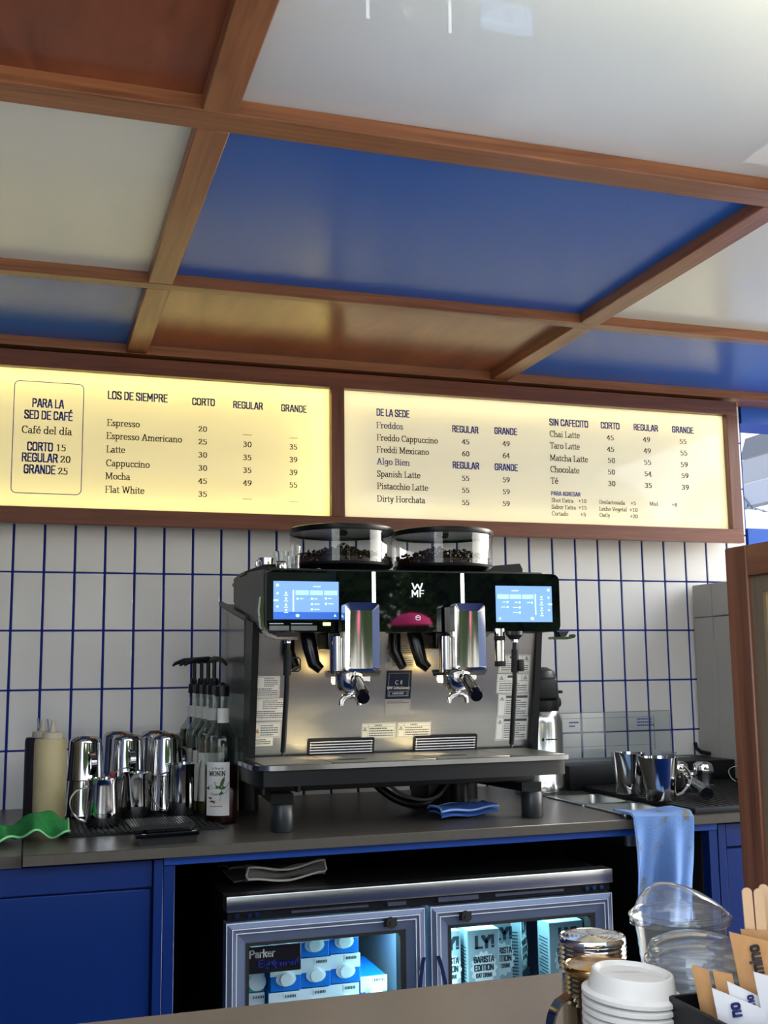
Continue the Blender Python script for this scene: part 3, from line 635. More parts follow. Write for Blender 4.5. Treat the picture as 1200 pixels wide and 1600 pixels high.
# ================================================================== SHUTTER OUTSIDE THE OPENING
sh = thing('folding_shutter', (2.52, .25, 1.80), 'white folded shutter of wide slats beyond the right end of the menu board', 'shutter')
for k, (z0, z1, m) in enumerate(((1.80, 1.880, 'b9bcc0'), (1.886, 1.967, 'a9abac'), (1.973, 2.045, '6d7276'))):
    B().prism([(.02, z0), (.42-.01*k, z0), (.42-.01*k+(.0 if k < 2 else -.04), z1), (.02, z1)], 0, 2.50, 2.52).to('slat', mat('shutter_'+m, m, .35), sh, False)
B().box(2.499, 2.51, .02, .42, 1.790, 1.800, .001, 1).to('bottom_rail', mat('shutter_rail', '8b8d8e', .4), sh)
def hinge(y0, y1, z0, z1):
    b = B(); b.prism([(y0-.012, z1), (y0+.012, z1+.004), (y1+.012, z0), (y1-.012, z0-.004)], 0, 2.492, 2.499)
    for t in (.2, .75):
        y = y0+(y1-y0)*t; z = z1+(z0-z1)*t; b.cyl((2.492, y, z), (2.488, y, z), .005, n=10)
    b.to('hinge', mat('hinge_steel', '8f979c', .3, .6), sh)
hinge(.405, .345, 1.785, 1.845); hinge(.33, .25, 1.762, 1.785)

# ================================================================== CABINETS AND WORKTOP
cb = thing('base_cabinet', (-.45, -.4, 0), 'dark blue base cabinet with a flush door at the far left under the worktop', 'cabinet')
B().box(-1.28, .287, -.722, -.03, 0, .862).to('body', BLUEC, cb, False)
B().box(-1.28, .2855, -.738, -.722, .824, .874, .0015, 1).to('top_rail', BLUEC, cb)
B().box(-1.28, .2825, -.738, -.722, .08, .8205, .0015, 1).to('door', BLUEC, cb)
B().box(.2870, .305, -.744, -.03, 0, .875, .001, 1).to('end_stile', BLUEC, cb)
fb = thing('fridge_bay', (.9, -.4, 0), 'blue open bay frame around the undercounter fridge', 'cabinet')
B().box(.306, .3275, -.742, -.03, 0, .862, .001, 1).to('jamb', BLUEC, fb)
B().box(1.5240, 1.5455, -.742, -.03, 0, .862, .001, 1).to('jamb', BLUEC, fb)
B().box(.306, 1.5455, -.744, -.725, .8625, .8795, .001, 1).to('apron_rail', mat('apron_blue', '063a8a', .4), fb)
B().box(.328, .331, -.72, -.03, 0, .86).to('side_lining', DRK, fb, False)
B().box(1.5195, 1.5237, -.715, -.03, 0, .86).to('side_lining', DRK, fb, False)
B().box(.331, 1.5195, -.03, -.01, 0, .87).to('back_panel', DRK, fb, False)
so = B(); so.box(.3312, .337, -.60, -.52, .56, .66, .002, 1)
for z in (.63, .61, .585): so.cyl((.337, -.555, z), (.339, -.555, z), .004, n=8)
so.to('outlet_plate', mat('dark_outlet', '2a2b2a', .6), fb)
rc = thing('base_cabinet', (1.95, -.4, 0), 'dark blue base cabinet with a drawer right of the fridge bay', 'cabinet')
B().box(1.548, 2.36, -.722, -.03, 0, .862).to('body', BLUEC, rc, False)
B().box(1.5485, 1.568, -.742, -.722, 0, .874, .001, 1).to('end_stile', BLUEC, rc)
B().box(1.5715, 2.36, -.738, -.722, .8225, .874, .0015, 1).to('drawer', BLUEC, rc)
B().box(1.5715, 2.36, -.738, -.722, .08, .8190, .0015, 1).to('door', BLUEC, rc)

wt = B()
wt.box(.0465, 1.333, -.765, -.002, .8795, .90, .0012, 1)
wt.box(1.333, 1.467, -.765, -.706, .8795, .90); wt.box(1.333, 1.467, -.32, -.002, .8795, .90)
wt.box(1.467, 2.36, -.765, -.002, .8795, .90, .0012, 1)
tag(wt.to('worktop', TOP), 'dark grey laminate worktop carrying the coffee machine along the tiled wall', 'worktop')
tag(B().box(-1.29, .0455, -.742, -.002, .8745, .8985, .0012, 1).to('worktop', TOP), 'short dark grey worktop section at the far left, set slightly lower behind a seam', 'worktop')

def pan(y0, y1, lab, dep):
    t = thing('steel_pan', (1.40, (y0+y1)/2, .90), lab, 'pan', 'steel pans sunk in the worktop')
    b = B(); x0, x1 = 1.325, 1.475
    ro = rrect(x0, x1, y0, y1, .012, 4); ri = rrect(x0+.012, x1-.012, y0+.012, y1-.012, .022, 4); rb = rrect(x0+.018, x1-.018, y0+.018, y1-.018, .02, 4)
    n = len(ro)
    for A, Bz, zA, zB in ((ro, ro, .9, .9035), (ro, ri, .9035, .9035), (ri, rb, .9035, .9-dep)):
        for i in range(n):
            j = (i+1) % n
            b.face([(A[i][0], A[i][1], zA), (A[j][0], A[j][1], zA), (Bz[j][0], Bz[j][1], zB), (Bz[i][0], Bz[i][1], zB)])
    b.face([(p[0], p[1], .9-dep) for p in rb])
    bmesh.ops.remove_doubles(b.bm, verts=b.bm.verts[:], dist=1e-5)
    b.to('pan', STEEL, t); return t
p1_ = pan(-.515, -.322, 'empty steel pan sunk in the worktop beside the steel airpot', .07)
p2_ = pan(-.712, -.522, 'steel pan with coffee grounds sunk in the worktop behind the hanging blue towel', .07)
b = B(); random.seed(3)
for k in range(60):
    x = random.uniform(1.35, 1.45); y = random.uniform(-.68, -.57); r = random.uniform(.006, .014)
    b.lathe([(0, -.006), (r, 0), (r*.6, r*.6), (0, r*.8)], (x, y, .838+random.uniform(0, .01)), 7)
b.to('coffee_grounds', mat('grounds', '1a0f0a', .9), p2_, True, kind='stuff')

# black ledge, clear sheet, bar mat, tall cabinet
ld = thing('black_ledge', (1.7, -.11, .90), 'long black box ledge against the tiles under the clear acrylic sheet', 'ledge')
B().box(1.45, 1.975, -.215, -.004, .90, .9655, .003, 2).to('ledge_box', BLK, ld)
B().box(1.45, 1.90, -.12, -.006, .9655, .9675).to('lit_top', LEDGE_LIT, ld, False)  # grey sheet stands in for light lying on the black ledge top
ac = thing('acrylic_sheet', (1.675, -.075, .9675), 'clear acrylic sign sheet standing on the black ledge against the tiles', 'sign')
B().box(1.48, 1.856, -.078, -.075, .9675, 1.101, .0008, 1).to('sheet', PLAST, ac)
ed = B(); ed.tube([(1.856, -.0765, .968), (1.856, -.0765, 1.101), (1.48, -.0765, 1.101)], .0009, 4)
ed.box(1.50, 1.80, -.0795, -.0785, 1.085, 1.086); ed.box(1.80, 1.801, -.0795, -.0785, .99, 1.085); ed.box(1.50, 1.80, -.0795, -.0785, 1.005, 1.006)
ed.to('sheet_edge', mat('acrylic_edge', '5d6468', .3), ac)
ft = B(); ft.box(1.835, 1.86, -.10, -.05, .9675, .982, .002, 1); ft.to('foot', PLAST, ac)
pr = B()
for (x0, w, z) in ((1.525, .03, 1.072), (1.525, .022, 1.062), (1.745, .05, 1.077), (1.745, .052, 1.068), (1.745, .055, 1.059)):
    for k in range(int(w/.006)):
        pr.box(x0+k*.0062, x0+k*.0062+.0045, -.0786, -.0783, z, z+.0042)
pr.to('printed_lines', TXTBL, ac, False)
bmx = B(); bmx.box(1.485, 1.98, -.752, -.225, .90, .914, .003, 2)
for k in range(24):
    bmx.box(1.495+k*.02, 1.503+k*.02, -.74, -.235, .914, .9155)
tag(bmx.to('bar_mat', RUB), 'black rubber bar mat on the right end of the worktop under the milk pitchers', 'mat')
gc = thing('steel_cabinet', (2.25, -.36, .90), 'tall grey steel cabinet standing on the right end of the worktop', 'cabinet')
B().box(1.992, 2.34, -.118, -.02, .90, 1.376, .002, 1).to('side_panel', GREYB, gc)
B().box(1.992, 2.34, -.72, -.1195, .90, 1.376, .002, 1).to('side_panel', GREYB, gc)
B().box(1.992, 2.34, -.118, -.02, 1.3775, 1.476, .002, 1).to('top_panel', GREYB, gc)
B().box(1.992, 2.34, -.72, -.1195, 1.3775, 1.476, .002, 1).to('top_panel', GREYB, gc)
tag(B().tube([(1.975, -.02, 1.0), (1.972, -.03, .985), (1.975, -.05, .975), (1.98, -.085, .972)], .006, 8).to('power_cable', BLKM), 'black cable bending down behind the tall grey steel cabinet', 'cable')

# ================================================================== FRIDGE
fr = thing('undercounter_fridge', (.85, -.38, 0), 'black and steel undercounter fridge with two glass doors', 'fridge')
FX0, FX1, FY = .432, 1.272, -.70
B().box(FX0, FX1, -.70, -.05, .745, .790, .002, 1).to('top', mat('fridge_top', '1b1b1c', .35, .3), fr)
B().box(FX0-.004, FX1+.004, -.742, -.70, .765, .7955, .003, 2).to('front_trim', STEEL, fr)
B().box(FX0, FX0+.02, FY, -.05, 0, .745).to('side', BLK, fr, False)
B().box(FX1-.02, FX1, FY, -.05, 0, .745).to('side', BLK, fr, False)
B().box(FX0, FX1, -.07, -.05, .0, .745).to('back', mat('fridge_liner', 'bcc6ca', .4), fr, False)
B().box(FX0+.02, FX1-.02, FY, -.07, .0, .10).to('plinth', BLK, fr, False)
B().box(.838, .850, FY, -.08, .10, .745).to('divider', mat('fridge_liner', 'bcc6ca', .4), fr, False)
B().box(FX0, FX1, -.732, -.70, .748, .764).to('hinge_cover', BLK, fr, False)
for x in (.45, .475, .49, 1.215, 1.232, 1.25): B().cyl((x, -.733, .757), (x, -.738, .757), .005, n=10).to('screw', POLI, fr)
for a_ in ((.56, .72, -.7345, -.732, .754, .758), (.87, .96, -.738, -.732, .753, .762), (.76, .80, -.738, -.732, .753, .760), (1.0, 1.16, -.7345, -.732, .754, .759)): B().box(*a_).to('hinge_bracket', STEEL, fr)
def fdoor(x0, x1, hand):
    z0, z1 = .06, .745
    b = B(); w = .040; iw = [(x0, x1, z0, z1), (x0+.010, x1-.010, z0+.01, z1-.010), (x0+.018, x1-.018, z0+.018, z1-.018), (x0+w, x1-w, z0+w, z1-w)]
    yy = [-.742, -.745, -.742, -.737]
    for k in range(3):
        a, c = iw[k], iw[k+1]
        A = [(a[0], yy[k], a[2]), (a[1], yy[k], a[2]), (a[1], yy[k], a[3]), (a[0], yy[k], a[3])]
        D = [(c[0], yy[k+1], c[2]), (c[1], yy[k+1], c[2]), (c[1], yy[k+1], c[3]), (c[0], yy[k+1], c[3])]
        for i in range(4): b.face([A[i], A[(i+1) % 4], D[(i+1) % 4], D[i]])
    for i, (p, q) in enumerate((((x0, z0), (x1, z0)), ((x1, z0), (x1, z1)), ((x1, z1), (x0, z1)), ((x0, z1), (x0, z0)))):
        b.face([(p[0], -.742, p[1]), (q[0], -.742, q[1]), (q[0], -.705, q[1]), (p[0], -.705, p[1])])
    a = iw[3]
    for (p, q) in (((a[0], a[2]), (a[1], a[2])), ((a[1], a[2]), (a[1], a[3])), ((a[1], a[3]), (a[0], a[3])), ((a[0], a[3]), (a[0], a[2]))):
        b.face([(p[0], -.737, p[1]), (q[0], -.737, q[1]), (q[0], -.705, q[1]), (p[0], -.705, p[1])])
    d = b.to('door', ALU, fr, False)
    e = B()
    for o_ in (.0, .011, .019):
        X0, X1, Z0, Z1 = x0+o_, x1-o_, z0+o_, z1-o_; t = .0016; y_ = -.7462 if o_ else -.7432
        e.box(X0, X1, y_, y_+.0015, Z1-t, Z1); e.box(X0, X0+t, y_, y_+.0015, Z0, Z1-t); e.box(X1-t, X1, y_, y_+.0015, Z0, Z1-t); e.box(X0, X1, y_, y_+.0015, Z0, Z0+t)
    e.to('edge_trim', ALUL, d, False)
    g_ = B(); X0, X1, Z0, Z1 = x0+w, x1-w, z0+w, z1-w; t = .006
    g_.box(X0, X1, -.7385, -.71, Z1-t, Z1); g_.box(X0, X0+t, -.7385, -.71, Z0, Z1-t); g_.box(X1-t*2, X1, -.7385, -.71, Z0, Z1-t); g_.box(X0, X1, -.7385, -.71, Z0, Z0+t)
    g_.to('gasket', BLKM, d, False)
    B().box(X0+t, X1-2*t, -.722, -.718, Z0+t, Z1-t).to('pane', GLASS, d, False)
    hx = x1-.006 if hand > 0 else x0+.012
    hp = [(hx-hand*(.018*(1-t_*t_)), -.749-.012*(1-t_*t_), .52+.13*t_) for t_ in [k/10 for k in range(-10, 11)]]
    B().tube(hp, .003, 6, flat=((1, 0, .0), .004, .0015)).to('pull_handle', CHROME, d)
    lx = x1-.075 if hand > 0 else x0+.075
    lk = B().cyl((lx, -.7465, z1-.022), (lx, -.754, z1-.022), .011, n=18); lk.cyl((lx, -.754, z1-.022), (lx, -.7555, z1-.022), .004, n=10); lk.box(lx-.014, lx+.014, -.7465, -.7445, z1-.03, z1-.014)
    lk.to('lock', BLKM, d)
    return d
dl = fdoor(.428, .8375, 1); dr = fdoor(.851, 1.271, -1)
for x0, x1 in ((.453, .837), (.851, 1.252)):
    for z in ((.522 if x0 < .8 else .462), .24):
        b = B()
        for k in range(10): b.cyl((x0, -.70+.01+k*.055, z), (x1, -.69+k*.055, z), .002, n=6)
        b.cyl((x0, -.695, z), (x1, -.695, z), .003, n=6); b.to('shelf', mat('shelf_wire', 'cfd4d6', .4, .5), fr)
area('fridge_light', (.64, -.60, .735), (math.radians(-25), 0, 0), .36, .03, 1.7, (.42, .88, 1))
area('fridge_light', (1.05, -.60, .735), (math.radians(-25), 0, 0), .38, .03, 1.3, (.42, .86, 1))
area('fridge_light', (.815, -.68, .60), (math.radians(90), 0, math.radians(60)), .02, .26, .35, (.50, .93, 1))
area('fridge_light', (.90, -.68, .60), (math.radians(90), 0, math.radians(-30)), .02, .26, .22, (.50, .9, 1))
# maker's plate on the left door
bd = B().box(.473, .581, -.7262, -.7225, .643, .694, .0015, 1).to('maker_plate', mat('plate_black', '0a0b0d', .35), dl)
b = B(); letters(b, 'Parker', (0, -.7266, 0), X3, Z3, .476, .528, .6735, .014, 'sans', (.05, .045)); b.to('lettering', mat('silver_ink', '9a9c9a', .5), dl, False)
b = B(); letters(b, 'Equipment', (0, -.7266, 0), X3, Z3, .494, .578, .655, .013, 'sans', (.055, .05)); b.to('lettering', mat('plate_blue', '0b1c6c', .5), dl, False)

CBLUE = mat('carton_blue', '1273d2', .35); CWH = mat('carton_white', 'dfe6ea', .35); CTEAL = mat('carton_teal', '2f9aa2', .4); CAPW = mat('carton_cap', 'e4edf0', .35)
INKD = mat('carton_ink', '23333f', .6)
def lying_carton(x, z, y, teal, lab, w=.064, h=.058, rz=0):
    t = thing('milk_carton', (x, y, z), lab, 'carton', 'milk cartons lying in the fridge'); t.rotation_euler = (0, 0, 0)
    L_ = .165
    b = B(); b.box(x-w/2, x+w/2, y, y+L_, z, z+h, .0015, 1)
    b.mi = 1; b.box(x-w/2-.0003, x+w/2+.0003, y-.0004, y+.001, z+h*.52, z+h+.0003)
    b.to('box', [CTEAL if teal else CBLUE, CWH], t)
    if teal:
        B().cyl((x+.01, y-.0004, z+.02), (x+.01, y-.002, z+.02), .018, n=20).to('round_panel', CWH, t)
    else:
        c = B(); c.cyl((x, y-.0004, z+h*.42), (x, y-.009, z+h*.42), .0135, .0125, n=24)
        P = [(x+.021*math.cos(a_)*(1 if abs(math.cos(a_)) > .5 else .8), z+h*.42+.0145*math.sin(a_)) for a_ in [2*PI*i/24 for i in range(24)]]
        c.prism(P, 1, y-.0025, y-.0004); c.to('cap', CAPW, t)
    s = B(); s.box(x-.002, x+w/2-.003, y-.0012, y-.0004, z+h-.014, z+h-.002)
    s.to('date_label', CWH, t, False)
    d = B()
    for k in range(7): d.box(x+k*.0034+.001, x+k*.0034+.003, y-.0016, y-.0013, z+h-.011, z+h-.0055)
    d.to('date_print', INKD, t, False, kind='stuff')
    return t
for ci, x in enumerate((.563, .628, .694)):
    for ri, z in enumerate((.5255, .585, .6445)):
        lying_carton(x+.003*(ri % 2), z, -.655+.008*ci, False, 'blue milk carton with round white cap, %s row, %s column, left fridge door' % (('bottom', 'middle', 'top')[ri], ('left', 'centre', 'right')[ci]))
for ri, z in enumerate((.5255, .585, .6445)):
    lying_carton(.500, z, -.640, True, 'teal milk carton at the left edge of the left fridge door, %s row' % ('bottom', 'middle', 'top')[ri], .050)
lying_carton(.763, .5255, -.625, False, 'blue milk carton lying alone at the right end, its white top in view', .058, .064)

OATG = mat('oat_carton_grey', '8fa4ab', .45); OATL = mat('oat_badge', 'c7d4d6', .5)
def oat(x, y, rz, lab, w=.075, d=.06, hh=.205, face2=False):
    t = thing('oat_drink_carton', (x, y, .4655), lab, 'carton', 'grey oat drink cartons standing in the right fridge half')
    b = B(); b.box(-w/2, w/2, 0, d, 0, hh, .0015, 1); o = b.to('box', OATG, None); o.parent = t
    p = B(); X0 = -w/2
    def lt(s, a, c, z, cap, nib=(.07, .06)): letters(p, s, (0, -.0006, 0), X3, Z3, a, c, z, cap, 'sans', nib)
    lt('LY!', -.020, .026, .168, .023, (.085, .075))
    q = B(); P = [((.029+.0025*math.cos(14*a_))*math.cos(a_), .125+(.034+.0025*math.cos(14*a_))*math.sin(a_)) for a_ in [2*PI*i/84 for i in range(84)]]
    q.prism(P, 1, -.0008, -.0003); o2 = q.to('badge', OATL, None); o2.parent = t
    def lt2(s, a, c, z, cap): letters(p, s, (0, -.0012, 0), X3, Z3, a, c, z, cap, 'sans', (.075, .06))
    lt2('BARISTA', -.024, .024, .138, .0115); lt2('EDITION', -.023, .023, .121, .0115); lt2('OAT DRINK', -.019, .019, .107, .008)
    # printed cup
    CP = [(-.026, .084), (.026, .084), (.023, .066), (.012, .056), (-.012, .056), (-.023, .066)]
    p.face([(a, -.0006, c) for a, c in CP]); p.tube([(.025, -.0006, .080), (.035, -.0006, .078), (.034, -.0006, .068), (.022, -.0006, .064)], .002, 4)
    # printed text on the side
    for k in range(22): p.box(w/2+.0003, w/2+.0006, .008, .05-(.01 if k % 5 == 4 else 0), .02+k*.007, .0225+k*.007); p.box(-w/2-.0006, -w/2-.0003, .008, .05-(.01 if k % 4 == 3 else 0), .02+k*.007, .0225+k*.007)
    o3 = p.to('print', INKD, None, False); o3.parent = t
    t.rotation_euler = (0, 0, rz); return t
oat(.925, -.645, .03, 'grey oat drink carton cut off at the left edge of the right fridge door', .06)
oat(1.003, -.655, .0, 'grey oat drink carton facing out second from the left in the right fridge')
oat(1.070, -.600, .0, 'grey oat drink carton set back, third from the left in the right fridge', .050)
oat(1.205, -.650, 0.0, 'grey oat drink carton facing out at the far right of the right fridge', .085)
oat(1.150, -.545, .9, 'grey oat drink carton turned to show its text side, right fridge', .05, .05)

# towels
def towel_slab(name, lab, f, m, mh, nu=30, nv=16, th=.004, hemr=.0022, bottom=True):
    t = thing(name, tuple(f(.5, .5)), lab, 'cloth')
    B().sheet(f, nu, nv, th).to('cloth', m, t)
    per = [f(i/80, 0) for i in range(81)]+[f(1, j/20) for j in range(1, 21)]+[f(1-i/40, 1) for i in range(1, 41)]+[f(0, 1-j/20) for j in range(1, 20)]
    B().tube(per, hemr, 6, closed=True).to('hem', mh, t); return t
def gtow(u, v):       # folded grey towel on the fridge
    x = .445+.225*u; y = -.625+.15*v+.02*math.sin(3*u)
    return (x, y, .802+.018*math.sin(PI*min(1, v*1.1))+.004*math.sin(9*u+3*v))
gt = thing('grey_towel', (.56, -.55, .7955), 'folded grey towel lying on top of the undercounter fridge', 'cloth')
def fold(u, v):
    a = -PI/2+PI*v
    prof = .011+.006*math.cos(u*PI*2)
    return (.487+.175*u, -.615+.10*u*.35-prof*math.cos(a)*1.3, .7985+prof*(1+math.sin(a)))
B().sheet(lambda u, v: (.455+.215*u, (-.615+.035*u)+.15*v-.0, .8005+ (.022+.006*math.cos(u*PI*2))*(1-.5*v)+.003*math.sin(12*u+5*v)), 24, 10, .004).to('top_layer', GREYT, gt)
B().sheet(lambda u, v: (.465+.205*u, (-.615+.035*u)+.14*v, .8005+.002*math.sin(10*u)), 24, 8, .003).to('bottom_layer', GREYT, gt)
B().sheet(fold, 24, 10, .0035).to('fold', GREYT, gt)
B().tube([(.49+.17*t_, -.634+.035*t_-.012, .803+.005*math.cos(t_*PI*2)) for t_ in [k/16 for k in range(17)]]+[(.664, -.61, .812)]+[(.66-.17*t_, -.645+.035*(1-t_), .8255+.006*math.cos(t_*PI*2)) for t_ in [k/16 for k in range(17)]]+[(.486, -.64, .815)], .0024, 6, closed=True).to('hem', GREYH, gt)

def hang(u, v):
    x = 1.312+.150*u+.008*v*(1-2*u)*.5
    L0 = .075
    s = v*.30
    if s < L0: y = -.692-.082*(s/L0); z = .9085+.003*math.sin(6*u+2)
    else:
        y = -.774-.004-.012*math.sin(u*9+1.5+v)*min(1, (s-L0)*8)-.008*math.sin(u*19+v*5)*min(1, (s-L0)*7)-.012*math.sin(v*3)*u*0
        z = .906-(s-L0)-.006*u
    return (x, y, z)
ht = thing('blue_towel', (1.387, -.77, .90), 'stained pale blue microfibre towel hanging over the worktop edge at the sunk pans', 'cloth')
BST = mat('stained_blue_microfibre', '54739f', .95, bump=.5, bscale=300)
n = BST.node_tree; bb = n.nodes['Principled BSDF']; tc = n.nodes.new('ShaderNodeTexCoord')
t1 = n.nodes.new('ShaderNodeTexNoise'); t1.inputs['Scale'].default_value = 26; t1.inputs['Detail'].default_value = 3
rp = n.nodes.new('ShaderNodeValToRGB'); rp.color_ramp.elements[0].position = .57; rp.color_ramp.elements[0].color = lin('5a7bae'); rp.color_ramp.elements[1].position = .68; rp.color_ramp.elements[1].color = lin('5c6262')
n.links.new(tc.outputs['Object'], t1.inputs[0]); n.links.new(t1.outputs[0], rp.inputs[0]); n.links.new(rp.outputs[0], bb.inputs['Base Color'])
B().sheet(hang, 40, 40, .003).to('cloth', BST, ht)
per = [hang(i/40, 0) for i in range(41)]+[hang(1, j/40) for j in range(1, 41)]+[hang(1-i/40, 1) for i in range(1, 41)]+[hang(0, 1-j/40) for j in range(1, 40)]
B().tube(per, .0022, 6, closed=True).to('hem', mat('blue_hem', '86a8e0', .9), ht)

def ruf(u, v):
    x = -.16+.295*u; amp = .012
    y = -.66+.17*v-.03*u*(1-v)+.011*math.sin(31*u)*(1-v)+(.09*u*(1-v))
    z = .9045+.013*(.5+.5*math.sin(34*u+3.5*v))*(.9-v*.3)+.010*(.5+.5*math.sin(19*u-5*v))+.008*(1+math.sin(9*v-6*u))*v+.034*math.exp(-((u-.80)**2*70+(v-.6)**2*8))
    return (x, y, z)
towel_slab('green_cloth', 'crumpled green microfibre cloth at the left end of the worktop', ruf, GREENC, GREENH, 70, 20, .003)
def fl(u, v):
    return (.918+.155*u+.004*math.sin(8*v), -.640+.10*v+.045*u, .9085+.006*math.sin(PI*v)+.0025*(1+math.sin(9*u+4*v)))
t = towel_slab('blue_cloth', 'folded bright blue cloth on the worktop under the coffee machine', lambda u, v: (lambda p: (p[0], p[1], p[2]+.010))(fl(u, v)), BLUET2, mat('blue_hem', '86a8e0', .9), 28, 12, .004)
B().sheet(lambda u, v: fl(u, v), 28, 12, .004).to('under_fold', BLUET2, t)

# ================================================================== COFFEE MACHINE
cm = thing('coffee_machine', (.85, -.45, .90), 'large black and steel two group espresso machine with two touch screens on the worktop', 'coffee machine')
HY = -.70
def hx(x): return .0425+(x-.0425)*.9826
def hz(z): return 1.2323+(z-1.2323)*.9826
def spy(z): return -.540-(z-1.045)*.225                      # leaning steel back plate
def spx(x, z): return .0425+(x-.0425)*(spy(z)+2.958)/2.373
def spz(z): return 1.2323+(z-1.2323)*(spy(z)+2.958)/2.373
# rear body
B().prism([(-.50, 1.00), (-.18, 1.00), (-.18, 1.40), (-.50, 1.352)], 0, .512, 1.180).to('rear_body', DGREY, cm)
B().prism([(-.495, 1.01), (-.185, 1.01), (-.185, 1.392), (-.495, 1.344)], 0, .506, .512).to('side_panel', GREYM, cm)
B().prism([(-.53, 1.353), (-.17, 1.407), (-.17, 1.397), (-.53, 1.343)], 0, .502, .512).to('side_trim', DGREY, cm)
for x0, x1 in ((.503, .518), (1.176, 1.190)):
    B().prism([(-.565, 1.04), (-.50, 1.04), (-.53, 1.345), (-.612, 1.335)], 0, x0, x1).to('front_pillar', BLK, cm)
b = B(); b.face([(.517, spy(1.04), 1.04), (1.177, spy(1.04), 1.04), (1.177, spy(1.325), 1.325), (.517, spy(1.325), 1.325)])
b.prism([(spy(1.04)+.001, 1.04), (spy(1.04)+.02, 1.04), (spy(1.325)+.02, 1.325), (spy(1.325)+.001, 1.325)], 0, .517, 1.177)
sp = b.to('splash_plate', mat('splash_steel', 'b4b3ae', .34, 1, noise=.04, nscale=12, stretch=(.4, 1, 30), bump=.02, bscale=80, aniso=.5), cm, False)
# upper housing
HX0, HX1, HZ0, HZ1 = .512, 1.1915, 1.3115, 1.4425
hs_ = B(); hs_.prism(rrect(HX0, HX1, HZ0, HZ1, .016, 5), 1, HY+.004, -.335); hs_.to('head_housing', DGREY, cm)
B().prism([(-.69, 1.313), (-.34, 1.395), (-.34, 1.451), (-.42, 1.456), (-.69, 1.443)], 0, .509, .5125).to('housing_side', DGREY, cm)
gl = B(); gl.prism(rrect(HX0+.004, HX1, HZ0, HZ1-.001, .015, 5), 1, HY, HY+.004); gl = gl.to('front_glass', BLKG, cm)
B().box(HX0+.004, .645, HY-.0012, HY, HZ0+.024, HZ1-.006, .0004, 1).to('screen_surround', mat('grey_bezel', '15181a', .12, coat=.6), gl)
b = B(); b.box(.520, .562, HY-.002, HY, HZ0+.003, HZ0+.013); b.box(.566, .622, HY-.002, HY, HZ0+.003, HZ0+.013); b.to('grey_label_strip', mat('strip_grey', '6b6f6c', .5), gl, False)
b = B(); b.box(.520, .550, HY-.0022, HY, HZ0+.0165, HZ0+.0180); b.box(.566, .612, HY-.0022, HY, HZ0+.0165, HZ0+.0180); b.to('bright_slot', ALUL, gl, False)
B().box(.635, .652, HY-.003, HY, HZ0+.013, HZ0+.020, .001, 1).to('amber_light', mat('amber_lens', 'ffd9a0', .3, emit='ffcf90', estr=1.2), gl)
for x in (hx(.761), hx(.970)):
    B().box(x-.004, x+.004, HY-.0025, HY, hz(1.345), HZ1-.002, .001, 1).to('light_strip', WHT, gl)
SCR = mat('screen_glow', '3a5f9a', .2, emit='7fa6e0', estr=.68); SCRL = mat('screen_pale', 'bfe0ff', .3, emit='a9dcff', estr=.8); SCRD = mat('screen_navy', '2a56a8', .3, emit='2c5cb4', estr=.65)
SCRT = mat('screen_tab', '9ad4f4', .3, emit='86c8f4', estr=.75)
def screen(x0, x1, z0, z1, flip, lab):
    y = HY-.0018; w = x1-x0; h = z1-z0
    s = B().box(x0, x1, y, y+.0018, z0, z1).to('touch_screen', SCR, cm, False, lab)
    def X(u): return x1-u*w if flip else x0+u*w
    def bx(b, u0, u1, v0, v1, e=.0004):
        a, c = sorted((X(u0), X(u1))); b.box(a, c, y-e, y, z0+v0*h, z0+v1*h)
    if not flip:
        d = B(); bx(d, 0, 1, 0, .19); d.to('screen_band', SCRD, s, False)
    t = B()
    for u in (.335, .555, .775): bx(t, u, u+.2, .64, .76)
    t.to('screen_tab', SCRT, s, False)
    i = B(); bx(i, .29, .31, .2, .77, .0006); bx(i, .04, .08, .86, .93); bx(i, .6, .72, .855, .875); bx(i, 0, .075, .475, .515)
    for u, v in ((.06, .68), (.06, .33), (.19, .69), (.19, .54), (.19, .38), (.19, .24), (.365, .54), (.585, .54), (.585, .40), (.585, .26), (.80, .55), (.80, .41)):
        r = .018; c0 = X(u); i.prism([(c0+r*w*math.cos(a)*1.0, z0+v*h+r*w*math.sin(a)) for a in [2*PI*k/8 for k in range(8)]], 1, y-.0007, y)
        if u > .3: bx(i, u+.035, u+.085+.03*(v < .5), v-.01, v+.01, .0006)
        elif u > .1: bx(i, u-.03, u+.03, v-.075, v-.055, .0006)
    i.prism([(X(.365)+.0028*math.cos(a)*1.5, z0+.095*h+.0028*math.sin(a)*1.2) for a in [2*PI*k/10 for k in range(10)]], 1, y-.0008, y)
    i.prism([(X(.94)+.0034*math.cos(a), z0+.085*h+.0034*math.sin(a)*1.3) for a in (PI/2, PI*1.1, PI*1.9)], 1, y-.0008, y)
    i.to('screen_icons', SCRL, s, False, kind='stuff')
screen(hx(.537), hx(.681), hz(1.340), hz(1.421), False, 'left touch screen showing the drink menu')
screen(hx(1.051), hx(1.193)-.002, hz(1.335), hz(1.417), True, 'right touch screen showing the drink menu')
